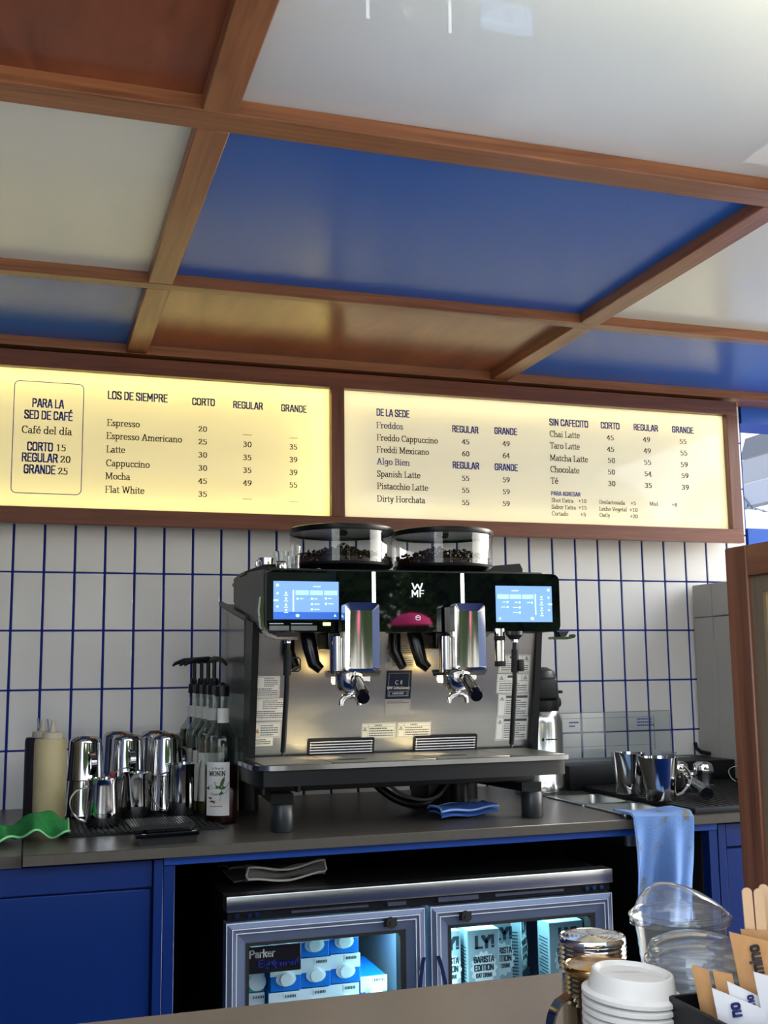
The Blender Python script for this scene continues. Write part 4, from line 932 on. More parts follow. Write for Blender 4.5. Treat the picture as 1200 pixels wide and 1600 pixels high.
# emblem: W over MF, small status icon below
b = B(); cx = hx(.863)
letters(b, 'W', (0, HY-.0006, 0), X3, Z3, cx-.0145, cx+.0145, hz(1.4065), .0135, 'sans', (.035, .03))
letters(b, 'MF', (0, HY-.0006, 0), X3, Z3, cx-.0145, cx+.0150, hz(1.3905), .0135, 'sans', (.045, .045))
b.to('emblem', mat('emblem_added_glow', 'c9ccd0', .4, emit='c9ccd0', estr=.6), gl, False)  # emission added to the colour so the emblem reads whiter
b = B(); b.tube([(cx-.006+.012*k/6, HY-.0008, hz(1.345)+.004*math.sin(PI*k/6)) for k in range(7)], .0007, 4); b.tube([(cx+.0055*math.cos(t_), HY-.0008, hz(1.342)+.003*math.sin(t_)) for t_ in [2*PI*k/10 for k in range(10)]], .0006, 4, closed=True)
b.to('status_icon', mat('emblem_added_glow', 'c9ccd0', .4), gl)
B().box(hx(.655), hx(.675), HY-.0015, HY, hz(1.35), HZ1-.002).to('dark_column', mat('column_blue_black', '0b1524', .1, coat=.8), gl, False)
# top cover and flaps
B().box(.53, 1.185, -.63, -.20, 1.4425, 1.452, .003, 2).to('top_cover', BLK, cm)
B().prism([(.505, 1.448), (.508, 1.456), (.55, 1.472), (.60, 1.474), (.60, 1.448)], 1, -.50, -.43).to('left_flap', BLK, cm)
B().prism([(1.06, 1.450), (1.10, 1.474), (1.165, 1.480), (1.172, 1.466), (1.17, 1.450)], 1, -.55, -.25).to('right_flap', BLK, cm)
# hoppers
def hopper(x, y):
    h = B().lathe([(.075, 1.452), (.090, 1.456), (.124, 1.476), (.1255, 1.482), (.121, 1.482), (.09, 1.464), (0, 1.462)], (x, y, 0), 48).to('hopper_base', BLK, cm)
    B().lathe([(.1235, 1.480), (.1245, 1.560)], (x, y, 0), 64).to('hopper_wall', HOPG, h)
    l = B().lathe([(.1255, 1.556), (.127, 1.560), (.127, 1.568), (.122, 1.571), (.0, 1.573)], (x, y, 0), 64); l.lathe([(.1225, 1.560), (.118, 1.562), (.0, 1.563)], (x, y, 0), 64)
    l.to('hopper_lid', mat('dark_lid', '0b0d0e', .3, spec=.3), h)
    B().lathe([(.013, 1.556), (.016, 1.562), (0, 1.5625)], (x, y, 0), 16).to('lid_lock', BLKM, h)
    b = B(); rnd = random.Random(int(x*100))
    b.lathe([(.119, 1.482), (.119, 1.494), (.08, 1.505), (.04, 1.512), (0, 1.514)], (x, y, 0), 24)
    for k in range(900):
        a = rnd.uniform(0, 2*PI); rad = .118*math.sqrt(rnd.uniform(.02, 1)) if k % 3 else rnd.uniform(.112, .1185)
        zz = 1.485+rnd.uniform(0, 1)*.012+(.034*(1-rad/.125)+.006*math.sin(3*a+x*9)) if rad < .108 else 1.483+rnd.uniform(0, .018+.006*math.sin(a*4+x*7))
        R = Matrix.Rotation(rnd.uniform(0, 6), 4, 'Z') @ Matrix.Rotation(rnd.uniform(0, 3), 4, 'X')
        t = bmesh.new(); bmesh.ops.create_icosphere(t, subdivisions=1, radius=1)
        b.merge(t, Matrix.Translation((x+rad*math.cos(a), y+rad*math.sin(a), zz+.002)) @ R @ Matrix.Diagonal((.0052, .0038, .0030, 1))); t.free()
    b.to('coffee_beans', BEAN, h, True, kind='stuff')
hopper(.760, -.405); hopper(1.0225, -.405)

# groups
GUN = mat('group_inner_black', '08090a', .25)
def group(x0, x1, xo, k):
    yF = -.756; z1, zb = 1.371, 1.222; zm = 1.305
    # chrome cover: rounded frame round a recessed mirror face
    O = rrect(x0, x1, zb+.006, z1, .009, 4); I = rrect(x0+.013, x1-.013, zb+.012, z1-.016, .003, 4)
    b = B(); n_ = len(O)
    for i in range(n_):
        j = (i+1) % n_
        b.face([(O[i][0], yF+.03, O[i][1]), (O[j][0], yF+.03, O[j][1]), (O[j][0], yF, O[j][1]), (O[i][0], yF, O[i][1])])
        b.face([(O[i][0], yF, O[i][1]), (O[j][0], yF, O[j][1]), (I[j][0], yF+.009, I[j][1]), (I[i][0], yF+.009, I[i][1])])
    b.sheet(lambda u, v: (x0+.013+(x1-x0-.026)*u, yF+.009+.0012*math.sin(PI*u), zb+.012+(z1-zb-.028)*v), 10, 14)
    b.box(x0+.004, x1-.004, yF+.016, -.7005, zb+.008, z1-.006)
    bmesh.ops.remove_doubles(b.bm, verts=b.bm.verts[:], dist=1e-5)
    c = g = b.to('group_head', CHROME, cm)
    # wings at the join with the housing
    b = B(); b.prism([(x1-.002, zm+.006), (x1+.018, zm+.004), (x1+.008, zm-.006), (x1-.002, zm-.010)], 1, yF+.008, yF+.05)
    b.prism([(x0+.002, zm+.006), (x0-.012, zm+.003), (x0-.006, zm-.004), (x0+.002, zm-.008)], 1, yF+.008, yF+.05); b.to('side_wing', CHROME, g)
    # side barrels
    b = B()
    b.cyl((x0-.006, -.720, zb+.002), (x0-.006, -.720, zm-.004), .018, n=32); b.to('group_barrel', CHROME, g); b = B(); b.cyl((x1-.006, -.722, zb+.002), (x1-.006, -.722, zm-.004), .014, n=24)
    b.to('group_barrel', CHROME, g)
    B().prism([(yF+.003, zb+.008), (-.66, zb+.008), (-.67, zb-.006), (yF+.018, zb-.004)], 0, x0-.020, x1+.004).to('bottom_shell', POLI, g)
    B().box(x0-.02, x1, -.69, -.60, zm-.03, 1.318, .004, 2).to('neck', GUN, g)
    # dark arms of the grinder chute left of the group
    b = B(); xa = x0-.055
    b.tube([(xa, -.64, 1.32), (xa+.004, -.655, 1.28), (xa+.012, -.66, 1.245), (xa+.026, -.665, 1.232)], [.016, .016, .014, .010], 14)
    b.tube([(xa-.03, -.60, 1.325), (xa-.030, -.60, 1.27), (xa-.018, -.62, 1.236)], [.014, .014, .010], 12)
    b.to('grinder_chute', GUN, cm)
    lp = B().lathe([(0, -.006), (.008, -.005), (.0105, 0), (.0105, .006), (0, .007)], (xo, -.662, 1.207), 16).to('spot_lamp', LAMP, g)
    L_ = bpy.data.lights.new('group_spot', 'SPOT'); L_.energy = 9; L_.spot_size = math.radians(36); L_.spot_blend = .5; L_.color = (1, .80, .42); L_.shadow_soft_size = .006
    lo = bpy.data.objects.new('group_spot', L_); COL.objects.link(lo); lo.location = (xo, -.662, 1.198); lo.rotation_euler = (math.radians(16), math.radians(9), 0)
    # portafilter
    px_ = (x0+x1)/2-.018; pz = 1.210
    p = B().lathe([(.028, .012), (.030, .010), (.030, -.012), (.024, -.022), (.012, -.026), (0, -.027)], (px_, -.715, pz), 28); p.cyl((px_, -.715, pz+.010), (px_, -.715, pz+.018), .034, n=28)
    p.box(px_+.026, px_+.045, -.722, -.708, pz-.004, pz+.010, .002, 1)
    p.cyl((px_, -.735, pz-.004), (px_+.007, -.762, pz-.008), .0085, n=16)
    pf = p.to('portafilter', CHROME, cm)
    b = B(); a = Vector((px_+.005, -.758, pz+.001)); e = Vector((px_-.010, -.850, pz-.034))
    b.cyl(a, a+(e-a)*.12, .0105, .0115, n=20); b.cyl(a+(e-a)*.12, a+(e-a)*.9, .0115, .0150, n=20); b.cyl(a+(e-a)*.9, e, .0150, .0125, n=20)
    hd = b.to('handle', mat('handle_black', '0b0a0a', .16, coat=.5), pf)
    b = B(); zz = pz-.028
    b.cyl((px_, -.715, zz+.008), (px_, -.715, zz-.006), .0085, n=16)
    for s in (-1, 1):
        b.tube([(px_, -.717, zz-.004), (px_+s*.012, -.719, zz-.006), (px_+s*.019, -.720, zz-.014), (px_+s*.020, -.720, zz-.024)], [.0065, .0065, .0058, .005], 10)
    b.to('double_spout', CHROME, pf)
group(.669, .743, .674, 0)
group(.913, .983, .916, 1)
# small spots throw their light down the back plate
# hot water outlet
b = B(); X = hx(1.058); b.cyl((X, -.70, 1.318), (X, -.70, 1.238), .0115, n=24); b.to('water_outlet', CHROME, cm)
b = B(); b.cyl((X, -.70, 1.302), (X, -.70, 1.292), .0122, n=24); b.cyl((X, -.70, 1.247), (X, -.70, 1.235), .0122, n=24); b.to('outlet_band', BLKM, cm)
# steam wands
def wand(x, hook):
    b = B(); b.lathe([(0, .0), (.019, 0), (.019, -.008), (.010, -.018), (0, -.018)], (x, -.71, 1.312), 20); b.to('wand_joint', BLK, cm)
    B().cyl((x, -.71, 1.300), (x, -.712, 1.287), .0075, n=18).to('wand_collar', CHROME, cm)
    b = B(); b.tube([(x, -.712, 1.29), (x-.001, -.708, 1.20), (x-.005, -.690, 1.065)], .0056, 12); b.cyl((x-.0055, -.690, 1.066), (x-.0055, -.690, 1.058), .0028, n=8)
    w = b.to('steam_wand', BLK, cm)
    b = B(); b.tube([(x, -.712, 1.272), (x-.001, -.709, 1.222)], .0082, 12)
    if hook: b.tube([(x+.006, -.712, 1.258), (x+.022, -.714, 1.258), (x+.026, -.714, 1.254), (x+.026, -.714, 1.234), (x+.022, -.714, 1.230), (x+.005, -.712, 1.230)], .0016, 6)
    else: b.box(x+.004, x+.018, -.722, -.706, 1.224, 1.250, .003, 2)
    b.to('wand_grip', BLKM, w)
wand(hx(.566), True); wand(hx(1.090), False)
# levers
b = B(); b.tube([(.500, -.72, 1.383), (.497, -.72, 1.355), (.500, -.72, 1.322), (.512, -.72, 1.304), (.530, -.72, 1.299), (.574, -.72, 1.2975)], .003, 6, flat=((0, 1, 0), .010, .0035)); b.to('steam_lever', CHROME, cm)
B().prism(rrect(.527, .577, 1.3005, 1.3095, .004, 3), 1, -.735, -.70).to('lever_mount', BLK, cm)
b = B(); b.tube([(1.166, -.70, 1.297), (1.20, -.70, 1.2965), (1.219, -.70, 1.300), (1.221, -.70, 1.304)], .003, 6, flat=((0, 1, 0), .012, .003)); b.to('steam_lever', CHROME, cm)
B().prism([(1.178, 1.312), (1.205, 1.312), (1.196, 1.300), (1.184, 1.300)], 1, -.715, -.69).to('lever_mount', BLK, cm)
# vents
def vent(x0, x1):
    x0 = spx(x0, 1.06); x1 = spx(x1, 1.06); z0, z1 = 1.0465, 1.077
    def Y(z): return spy(z)
    b = B(); O = rrect(x0, x1, z0-.003, z1+.004, .004, 3); I = rrect(x0+.004, x1-.004, z0, z1, .001, 3); m = len(O)
    for i in range(m):
        j = (i+1) % m
        b.face([(O[i][0], Y(O[i][1])-.003, O[i][1]), (O[j][0], Y(O[j][1])-.003, O[j][1]), (I[j][0], Y(I[j][1])-.003, I[j][1]), (I[i][0], Y(I[i][1])-.003, I[i][1])])
    b.face([(x0, Y(z0)-.0006, z0), (x1, Y(z0)-.0006, z0), (x1, Y(z1)-.0006, z1), (x0, Y(z1)-.0006, z1)])
    v = b.to('vent', BLKM, cm, False)
    for k in range(5):
        z = z0+.003+k*.0060
        B().cyl((x0+.005, Y(z)-.0035, z), (x1-.005, Y(z)-.0035, z), .0013, n=8).to('vent_slat', ALUL, v)
    p = B()
    for x in (x0+.007, x1-.007): p.cyl((x, Y(z1)-.0015, z1-.003), (x, Y(z0)-.0015, z0), .0016, n=6)
    p.to('vent_rod', POLI, v)
vent(.629, .781); vent(.873, 1.027)
# stickers
_cur = None; ink = None
def flush():
    global ink
    if _cur is not None and ink is not None and len(ink.bm.faces): ink.to('sticker_print', GREYINK, _cur, False, kind='stuff')
    ink = None
def sticker(x0, z1, x1, z0, m, rows, head=None, tri=None, lab=None, title=None):
    X0, X1 = spx(x0, (z0+z1)/2), spx(x1, (z0+z1)/2); Z0, Z1 = spz(z0), spz(z1)
    O = Vector((0, spy(Z0), Z0)); U = (Vector((0, spy(Z1), Z1))-O); L_ = U.length; U.normalize(); N = Vector((0, -U.z, U.y)).normalized()
    if N.y > 0: N = -N
    def P(x, v, e): return O+Vector((x, 0, 0))+U*v+N*e
    def rect(b, a, c, v0, v1, e): b.face([P(a, v0, e), P(c, v0, e), P(c, v1, e), P(a, v1, e)])
    b = B(); e = .0006
    rect(b, X0, X1, 0, L_, e)
    for (p, q) in (((X0, 0), (X1, 0)), ((X1, 0), (X1, L_)), ((X1, L_), (X0, L_)), ((X0, L_), (X0, 0))): b.face([P(p[0], p[1], 0), P(q[0], q[1], 0), P(q[0], q[1], e), P(p[0], p[1], e)])
    global ink, _cur
    flush(); s = b.to('sticker', m, cm, False, lab); _cur = s; ink = B()
    return s, P, rect, X0, X1, L_
def finish(b, m): b.to('sticker_print', m, cm, False)
tri_y = B()
def lines(P_, a, c, v0, v1, n_, rect, e=.0009, seedv=1):
    rnd = random.Random(seedv)
    for k in range(n_):
        v = v1-(v1-v0)*(k+.5)/n_; hh = (v1-v0)/n_*.22
        x = a; end = a+(c-a)*(1 if k % 4 else .72)
        while x < end:
            w = rnd.uniform(.002, .0055); rect(ink, x, min(x+w, end), v-hh, v+hh, e); x += w+.0009
def triangle(P_, x, v, s_, b=None):
    b = ink
    p = [P_(x-s_, v-s_*.8, .0009), P_(x+s_, v-s_*.8, .0009), P_(x, v+s_, .0009)]
    q = [P_(x-s_*.55, v-s_*.55, .0009), P_(x+s_*.55, v-s_*.55, .0009), P_(x, v+s_*.55, .0009)]
    for i in range(3): b.face([p[i], p[(i+1) % 3], q[(i+1) % 3], q[i]])
    b.face([P_(x-s_*.08, v-s_*.3, .001), P_(x+s_*.08, v-s_*.3, .001), P_(x+s_*.08, v+s_*.3, .001), P_(x-s_*.08, v+s_*.3, .001)])
def frame(rect, a, c, v0, v1, t=.0005, e=.0008):
    rect(ink, a, c, v0, v0+t, e); rect(ink, a, c, v1-t, v1, e); rect(ink, a, a+t, v0, v1, e); rect(ink, c-t, c, v0, v1, e)
# left column
for k, (x0, z1, x1, z0) in enumerate(((.513, 1.220, .568, 1.174), (.510, 1.172, .579, 1.126))):
    s, P_, R_, a, c, L_ = sticker(x0, z1, x1, z0, PAPER, 8)
    frame(R_, a+.002, c-.002, .002, L_-.002); lines(P_, a+.020, c-.004, L_*.5, L_-.003, 5, R_, seedv=k); lines(P_, a+.004, c-.004, .004, L_*.46, 4, R_, seedv=k+9)
s, P_, R_, a, c, L_ = sticker(.508, 1.121, .569, 1.089, PAPER, 4); frame(R_, a+.002, c-.002, .002, L_-.002); lines(P_, a+.018, c-.005, .004, L_-.004, 5, R_, seedv=4)
p = [P_(a+.006, L_*.32, .001), P_(a+.016, L_*.32, .001), P_(a+.011, L_*.62, .001)]; tri_y.face(p)
s, P_, R_, a, c, L_ = sticker(.505, 1.090, .553, 1.072, PAPERL, 2); lines(P_, a+.005, c-.005, .003, L_-.003, 3, R_, seedv=5)
# centre column
for k, (z1, z0) in enumerate(((1.289, 1.264), (1.261, 1.236))):
    s, P_, R_, a, c, L_ = sticker(.809, z1, .879, z0, mat('silver_sticker', '9a9c9c', .35, .4), 3)
    triangle(P_, a+.008, L_*.66, .0045, ink); lines(P_, a+.018, c-.004, .003, L_-.003, 4, R_, seedv=20+k)
s, P_, R_, a, c, L_ = sticker(.811, 1.229, .871, 1.166, mat('badge_navy', '0e1a2e', .3), 0, lab='dark square badge')
wi = B()
def frame2(b, rect, a, c, v0, v1, t, e):
    rect(b, a, c, v0, v0+t, e); rect(b, a, c, v1-t, v1, e); rect(b, a, a+t, v0, v1, e); rect(b, c-t, c, v0, v1, e)
frame2(wi, R_, a+.006, c-.006, .006, L_-.006, .0004, .0008); frame2(wi, R_, a+.009, c-.009, .007, .0175, .0004, .0009)
O_ = P_(0, 0, .0009); U_ = (P_(0, 1, 0)-P_(0, 0, 0)).normalized()
letters(wi, 'WMF CoffeeConnect'.replace('WMF', 'WMF'), O_, X3, U_, a+.003, c-.003, .0225, .0058, 'sans', (.05, .05))
letters(wi, 'INSIDE', O_, X3, U_, a+.016, c-.016, .0105, .0042, 'sans', (.05, .05), .12)
mx = (a+c)/2
for (r_, x_, a0, a1) in ((.0042, mx-.004, 60, 300), (.0045, mx, -42, 42), (.0085, mx-.001, -36, 36)):
    q = [(x_+r_*math.cos(math.radians(a0+(a1-a0)*t/8)), .038+r_*math.sin(math.radians(a0+(a1-a0)*t/8))) for t in range(9)]
    wi.tube([P_(u, v, .001) for u, v in q], .0008, 4)
wi.to('badge_print', mat('badge_silver', 'c4c8cc', .4), cm, False)
s, P_, R_, a, c, L_ = sticker(.808, 1.165, .868, 1.130, mat('silver_sticker', '9a9c9c', .35, .4), 2); lines(P_, a+.004, c-.004, L_-.010, L_-.002, 2, R_, seedv=31)
# warnings above the vents
for k, (x0, x1) in enumerate(((.753, .832), (.837, .916))):
    s, P_, R_, a, c, L_ = sticker(x0, 1.113, x1, 1.081, PAPERL, 3); frame(R_, a+.0015, c-.0015, .0015, L_-.0015); R_(ink, a+.015, a+.0155, .002, L_-.002, .0008); R_(ink, a+.002, c-.002, L_-.008, L_-.0075, .0008)
    triangle(P_, a+.0078, L_*.62, .0048, ink); lines(P_, a+.018, c-.005, .003, L_-.009, 4, R_, seedv=40+k); lines(P_, (a+c)/2-.010, (a+c)/2+.014, L_-.007, L_-.002, 1, R_)
# right column
for k, (x0, z1, x1, z0) in enumerate(((1.088, 1.262, 1.168, 1.221), (1.081, 1.218, 1.163, 1.174), (1.082, 1.172, 1.160, 1.121), (1.075, 1.119, 1.156, 1.067))):
    s, P_, R_, a, c, L_ = sticker(x0, z1, x1, z0, PAPER, 6); frame(R_, a+.0015, c-.0015, .0015, L_-.0015, .0006)
    if k < 2:
        R_(ink, a+.002, c-.002, L_*.62, L_*.64, .0008); R_(ink, a+.020, a+.0206, L_*.62, L_, .0008); R_(ink, c-.0206, c-.020, L_*.62, L_, .0008)
        triangle(P_, a+.011, L_*.80, .0052, ink); triangle(P_, c-.011, L_*.80, .0052, ink); R_(ink, a+.026, a+.044, L_*.80, L_*.92, .0009); lines(P_, a+.006, c-.006, .004, L_*.56, 4, R_, seedv=50+k)
    else:
        R_(ink, a+.018, a+.0186, .002, L_-.002, .0008); R_(ink, a+.020, c-.004, L_-.010, L_-.004, .0009); triangle(P_, a+.010, L_-.011, .0050, ink); lines(P_, a+.021, c-.006, .004, L_-.013, 7, R_, seedv=50+k)
flush(); tri_y.to('warning_triangle', mat('amber_print', 'c08a2c', .6), cm, False)

# drip tray
TX0, TX1, TY0, TY1 = .478, 1.176, -.765, -.545
P = [(TX0+.03, -.56), (TX0, -.585), (TX0, TY0+.045), (TX0+.012, TY0+.018), (TX0+.035, TY0+.003), (TX0+.07, TY0), (TX1-.03, TY0), (TX1-.006, TY0+.006), (TX1, TY0+.02), (TX1, -.56)]
t_ = B().prism(P, 2, 1.034, 1.0435).to('drip_tray', mat('tray_rim', '8e9092', .18, 1), cm)
for k, (x0, x1) in enumerate(((TX0+.02, .640), (.643, .866), (.869, 1.035), (1.038, TX1-.012))):
    b = B(); b.box(x0, x1, TY0+.014, -.55, 1.0435, 1.0455, .0006, 1); b.to('tray_grid', mat('tray_steel', '8b8880', .33, 1, noise=.1, nscale=8, bump=.05, bscale=60), t_)
b = B()
for x in (.70, .93):
    b.lathe([(0, 0), (.020, 0), (.020, .0006), (0, .0006)], (x, -.69, 1.0455), 20, 1.6, .6)
b.to('drain_slot', BLKM, t_)
Pk = [(TX0+.035, -.54), (TX0+.008, -.575), (TX0+.008, TY0+.05), (TX0+.022, TY0+.022), (TX0+.05, TY0+.010), (TX1-.03, TY0+.010), (TX1-.010, TY0+.018), (TX1-.004, -.54)]
B().prism(Pk, 2, 1.002, 1.034).to('tray_skirt', BLK, cm)
B().box(.53, 1.165, -.60, -.20, .975, 1.002, .004, 2).to('base_plate', BLKM, cm)
FOOT = mat('foot_grey', '24282a', .36)
for x, y in ((.5605, -.645), (1.1335, -.645)):
    B().lathe([(0, 0), (.0225, 0), (.0245, .003), (.0245, .054), (.0225, .057), (0, .057)], (x, y, .90), 32).to('foot', FOOT, cm)
    s = -1 if x < .8 else 1
    B().prism([(x-.024, -.645), (x+.024, -.645), (x+.024-s*.0, -.64), (x+.05*(-s)*-1*0+.018-s*.02, -.42), (x-.03-s*.02, -.42)], 2, .957, .976).to('foot_arm', BLK, cm)
    B().lathe([(0, 0), (.03, 0), (.03, .075), (0, .075)], (x-s*.0, -.25, .90), 24).to('foot', BLK, cm)
b = B(); b.box(.975, 1.06, -.40, -.27, .90, .975, .004, 2); b.cyl((1.04, -.44, .901), (1.04, -.44, .975), .024, n=24); b.to('drain_box', BLK, cm)
b = B(); b.tube([(.62, -.50, 1.0), (.62, -.50, .985), (.628, -.50, .978)], .003, 6); b.cyl((.60, -.62, .99), (.60, -.62, .976), .006, n=10); b.cyl((.52, -.64, .99), (.52, -.64, .976), .004, n=10); b.to('underside_screw', BLK, cm)
hose = [(.825, -.38, .985), (.85, -.40, .955), (.885, -.42, .928), (.93, -.43, .914), (.975, -.42, .920), (1.01, -.40, .945), (1.02, -.38, .98)]
def smooth_path(pts, n=8):
    pts = [Vector(p) for p in pts]; o = []
    for i in range(len(pts)-1):
        p0 = pts[max(i-1, 0)]; p1 = pts[i]; p2 = pts[i+1]; p3 = pts[min(i+2, len(pts)-1)]
        for k in range(n):
            t = k/n; o.append(.5*((2*p1)+(-p0+p2)*t+(2*p0-5*p1+4*p2-p3)*t*t+(-p0+3*p1-3*p2+p3)*t**3))
    return o+[pts[-1]]
B().tube(smooth_path(hose), .010, 10).to('hose', BLK, cm)
B().tube(smooth_path([(p[0]+.01, p[1]-.02, p[2]+.012) for p in hose[1:-1]]), .004, 8).to('hose', mat('hose_grey', '5a5c5c', .4), cm)

# on top of the machine
def shot(name, x, y, r, h, m, lab, cat, n=24):
    t = thing(name, (x, y, 1.4535), lab, cat)
    b = B(); b.lathe([(0, .003), (r*.80, .003), (r*.96, h), (r, h), (r*.86, 0), (0, 0)], (x, y, 1.4535), n); b.to('body', m, t); return t
c = shot('espresso_cup', .560, -.47, .018, .036, CHROME, 'small steel cup beside the shot glass on the left of the machine top', 'cup')
B().tube([(.543, -.475, 1.484), (.535, -.48, 1.478), (.536, -.48, 1.466), (.546, -.475, 1.460)], .0022, 6).to('handle', CHROME, c)
tt = thing('steel_jug', (.585, -.52, 1.4535), 'tiny polished jug lying in front of the steel cup on the machine top', 'jug')
B().lathe([(0, 0), (.012, 0), (.014, .012), (.011, .022), (.012, .024), (.009, .022), (0, .020)], (.585, -.52, 1.4535), 20).to('body', POLI, tt)
for k, (x, y, z, lab) in enumerate(((.618, -.50, 1.4535, 'short glass nearest the viewer on the machine top beside the left bean hopper'), (.602, -.445, 1.4535, 'taller glass standing behind the short one on the machine top'))):
    t = thing('shot_glass', (x, y, z), lab, 'glass'); h = .040+.014*k; r = .0185
    B().lathe([(0, .006), (r*.84, .007), (r*.95, h), (r, h), (r*.90, 0), (0, 0)], (x, y, z), 28).to('glass', mat('thick_glass', 'f2f6f6', .02, trans=1, ior=1.45), t)
tag(B().tube([(.655, -.56, 1.4545), (.662, -.562, 1.4565), (.672, -.562, 1.4545)], .003, 8).to('white_button', mat('ivory', 'd8d4c4', .5)), 'tiny ivory clip lying on the machine top in front of the left hopper', 'clip')

# ================================================================== THINGS ON THE WORKTOP, LEFT
rb = B(); rb.box(.118, .455, -.56, -.10, .90, .9045, .001, 1)
for k in range(28): rb.box(.123+k*.0118, .129+k*.0118, -.555, -.105, .9045, .9070)
tag(rb.to('drip_mat', RUB), 'black ribbed drip mat under the steel pitchers at the left', 'mat')
def squeeze(x, y, m, lab, h=.187, r=.0355):
    t = thing('squeeze_bottle', (x, y, .90), lab, 'bottle')
    B().lathe([(0, 0), (r*.94, 0), (r, .006), (r, h-.008), (r*.93, h), (0, h)], (x, y, .90), 36).to('body', m, t)
    cp = B(); cp.lathe([(r*.66, h-.001), (r*.68, h+.003), (r*.66, h+.013), (r*.3, h+.015), (.006, h+.022), (.0035, h+.040), (0, h+.040)], (x+.004, y, .90), 24)
    cp = cp.to('nozzle_cap', mat('cap_cream', 'cfc6ae', .5), t)
    B().cyl((x-.004, y, .90+h+.014), (x-.008, y+.002, .90+h+.043), .0022, n=8).to('tip_cover', mat('tip_grey', '8d93a0', .4), cp)
squeeze(.0995, -.335, CREAM, 'squeeze bottle of cream coloured sauce with nozzle at the left of the steel pitchers')
squeeze(.079, -.255, mat('dark_sauce', '2f2a2c', .4), 'dark squeeze bottle hidden behind the cream coloured one', .186, .035)

def strap_loop(b, x, y, z0, z1, dx, dy, w=.006, out=.035):
    n = Vector((-dy, dx, 0)).normalized(); d = Vector((dx, dy, 0)).normalized()
    pts = []
    for k in range(13):
        t = k/12; a = PI*t
        pts.append(Vector((x, y, z1+(z0-z1)*t))+d*out*min(1, math.sin(a)**.5*1.0 if 0 < t < 1 else 0)*(1-.25*t))
    b.tube(pts, .002, 6, flat=(n, w, .0012))
def pitcher(x, y, z, r0, r1, h, lab, ang, inv=False, group='steel milk pitchers at the left', spout=True, m=CHROME):
    """upright: r0 base, r1 rim"""
    t = thing('milk_pitcher', (x, y, z), lab, 'pitcher', group)
    b = B(); N = 48
    if inv: prof = [(r1, 0), (r1*1.03, .001), (r1*1.0, .004), (r0*1.06, h*.86), (r0*1.05, h*.92), (r0*.96, h-.003), (r0*.86, h), (r0*.8, h-.002), (0, h-.002)]
    else: prof = [(0, .002), (r0*.92, .0), (r0, .004), (r0*1.02, h*.3), (r1*.97, h*.86), (r1*1.02, h), (r1*.98, h), (r1*.93, h*.86), (r0*.96, h*.3), (r0*.9, .006), (0, .006)]
    b.lathe(prof, (x, y, z), N)
    if not inv and spout:
        sa = ang+PI
        for v in b.bm.verts:
            dz = (v.co.z-z)/h; a = math.atan2(v.co.y-y, v.co.x-x); dd = (a-sa+PI) % (2*PI)-PI
            if dz > .6 and abs(dd) < .5:
                k = (1-abs(dd)/.5)*(dz-.6)/.4; v.co.x += .011*k*math.cos(sa); v.co.y += .011*k*math.sin(sa); v.co.z += .006*k
    b.to('body', m, t)
    hb_ = B(); rr_ = (r0+r1)/2
    d = (math.cos(ang), math.sin(ang))
    if inv: strap_loop(hb_, x+d[0]*(rr_-.001), y+d[1]*(rr_-.001), z+h*.12, z+h*.66, d[0], d[1], .006, .026)
    else: strap_loop(hb_, x+d[0]*(rr_-.001), y+d[1]*(rr_-.001), z+h*.10, z+h*.84, d[0], d[1], .0075, .040)
    hb_.to('handle', m, t); return t
MZ = .9072
pitcher(.2085, -.462, MZ, .0365, .0335, .099, 'front left upright steel milk pitcher, handle to the left, beside the cream squeeze bottle', PI*1.0)
pitcher(.390, -.352, MZ, .0345, .035, .116, 'tall steel milk pitcher with spout, upright behind the coffee scale, handle to the left', PI*1.02)
pitcher(.2860, -.350, MZ, .036, .034, .099, 'steel milk pitcher standing between the two pitchers whose handles point left', PI*.3)
for (x, y, lab, a1, a2) in ((.178, -.262, 'left', PI*1.6, PI*.4), (.277, -.228, 'middle', PI*1.55, PI*.5), (.369, -.228, 'right', PI*.2, PI*.6)):
    pitcher(x, y, MZ, .0335, .0405, .098, 'lower upside-down pitcher of the %s pair behind the front pitchers' % lab, a2, True)
    pitcher(x, y, MZ+.080, .0335, .0405, .097, 'upper upside-down pitcher of the %s pair behind the front pitchers' % lab, a1, True)
for (x, y, lab, a1, a2) in ((.262, -.130, 'back middle', PI*.9, PI*.8), (.352, -.130, 'back right', PI*.8, PI*.7)):
    pitcher(x, y, MZ, .0335, .0395, .098, 'lower upside-down pitcher of the %s pair against the tiles' % lab, a2, True)
    pitcher(x, y, MZ+.082, .0335, .0395, .097, 'upper upside-down pitcher of the %s pair against the tiles' % lab, a1, True)
sp_ = thing('bar_spoon', (.25, -.38, 1.01), 'thin bar spoon with a red bead end resting across the steel pitchers', 'spoon')
B().tube([(.229, -.428, 1.0100), (.252, -.37, 1.018), (.275, -.345, 1.0175), (.30, -.33, 1.008)], .0014, 6).to('rod', POLI, sp_)
B().lathe([(0, -.0055), (.004, -.0042), (.0056, 0), (.004, .0042), (0, .0055)], (.228, -.430, 1.0098), 16).to('red_bead', RED, sp_)

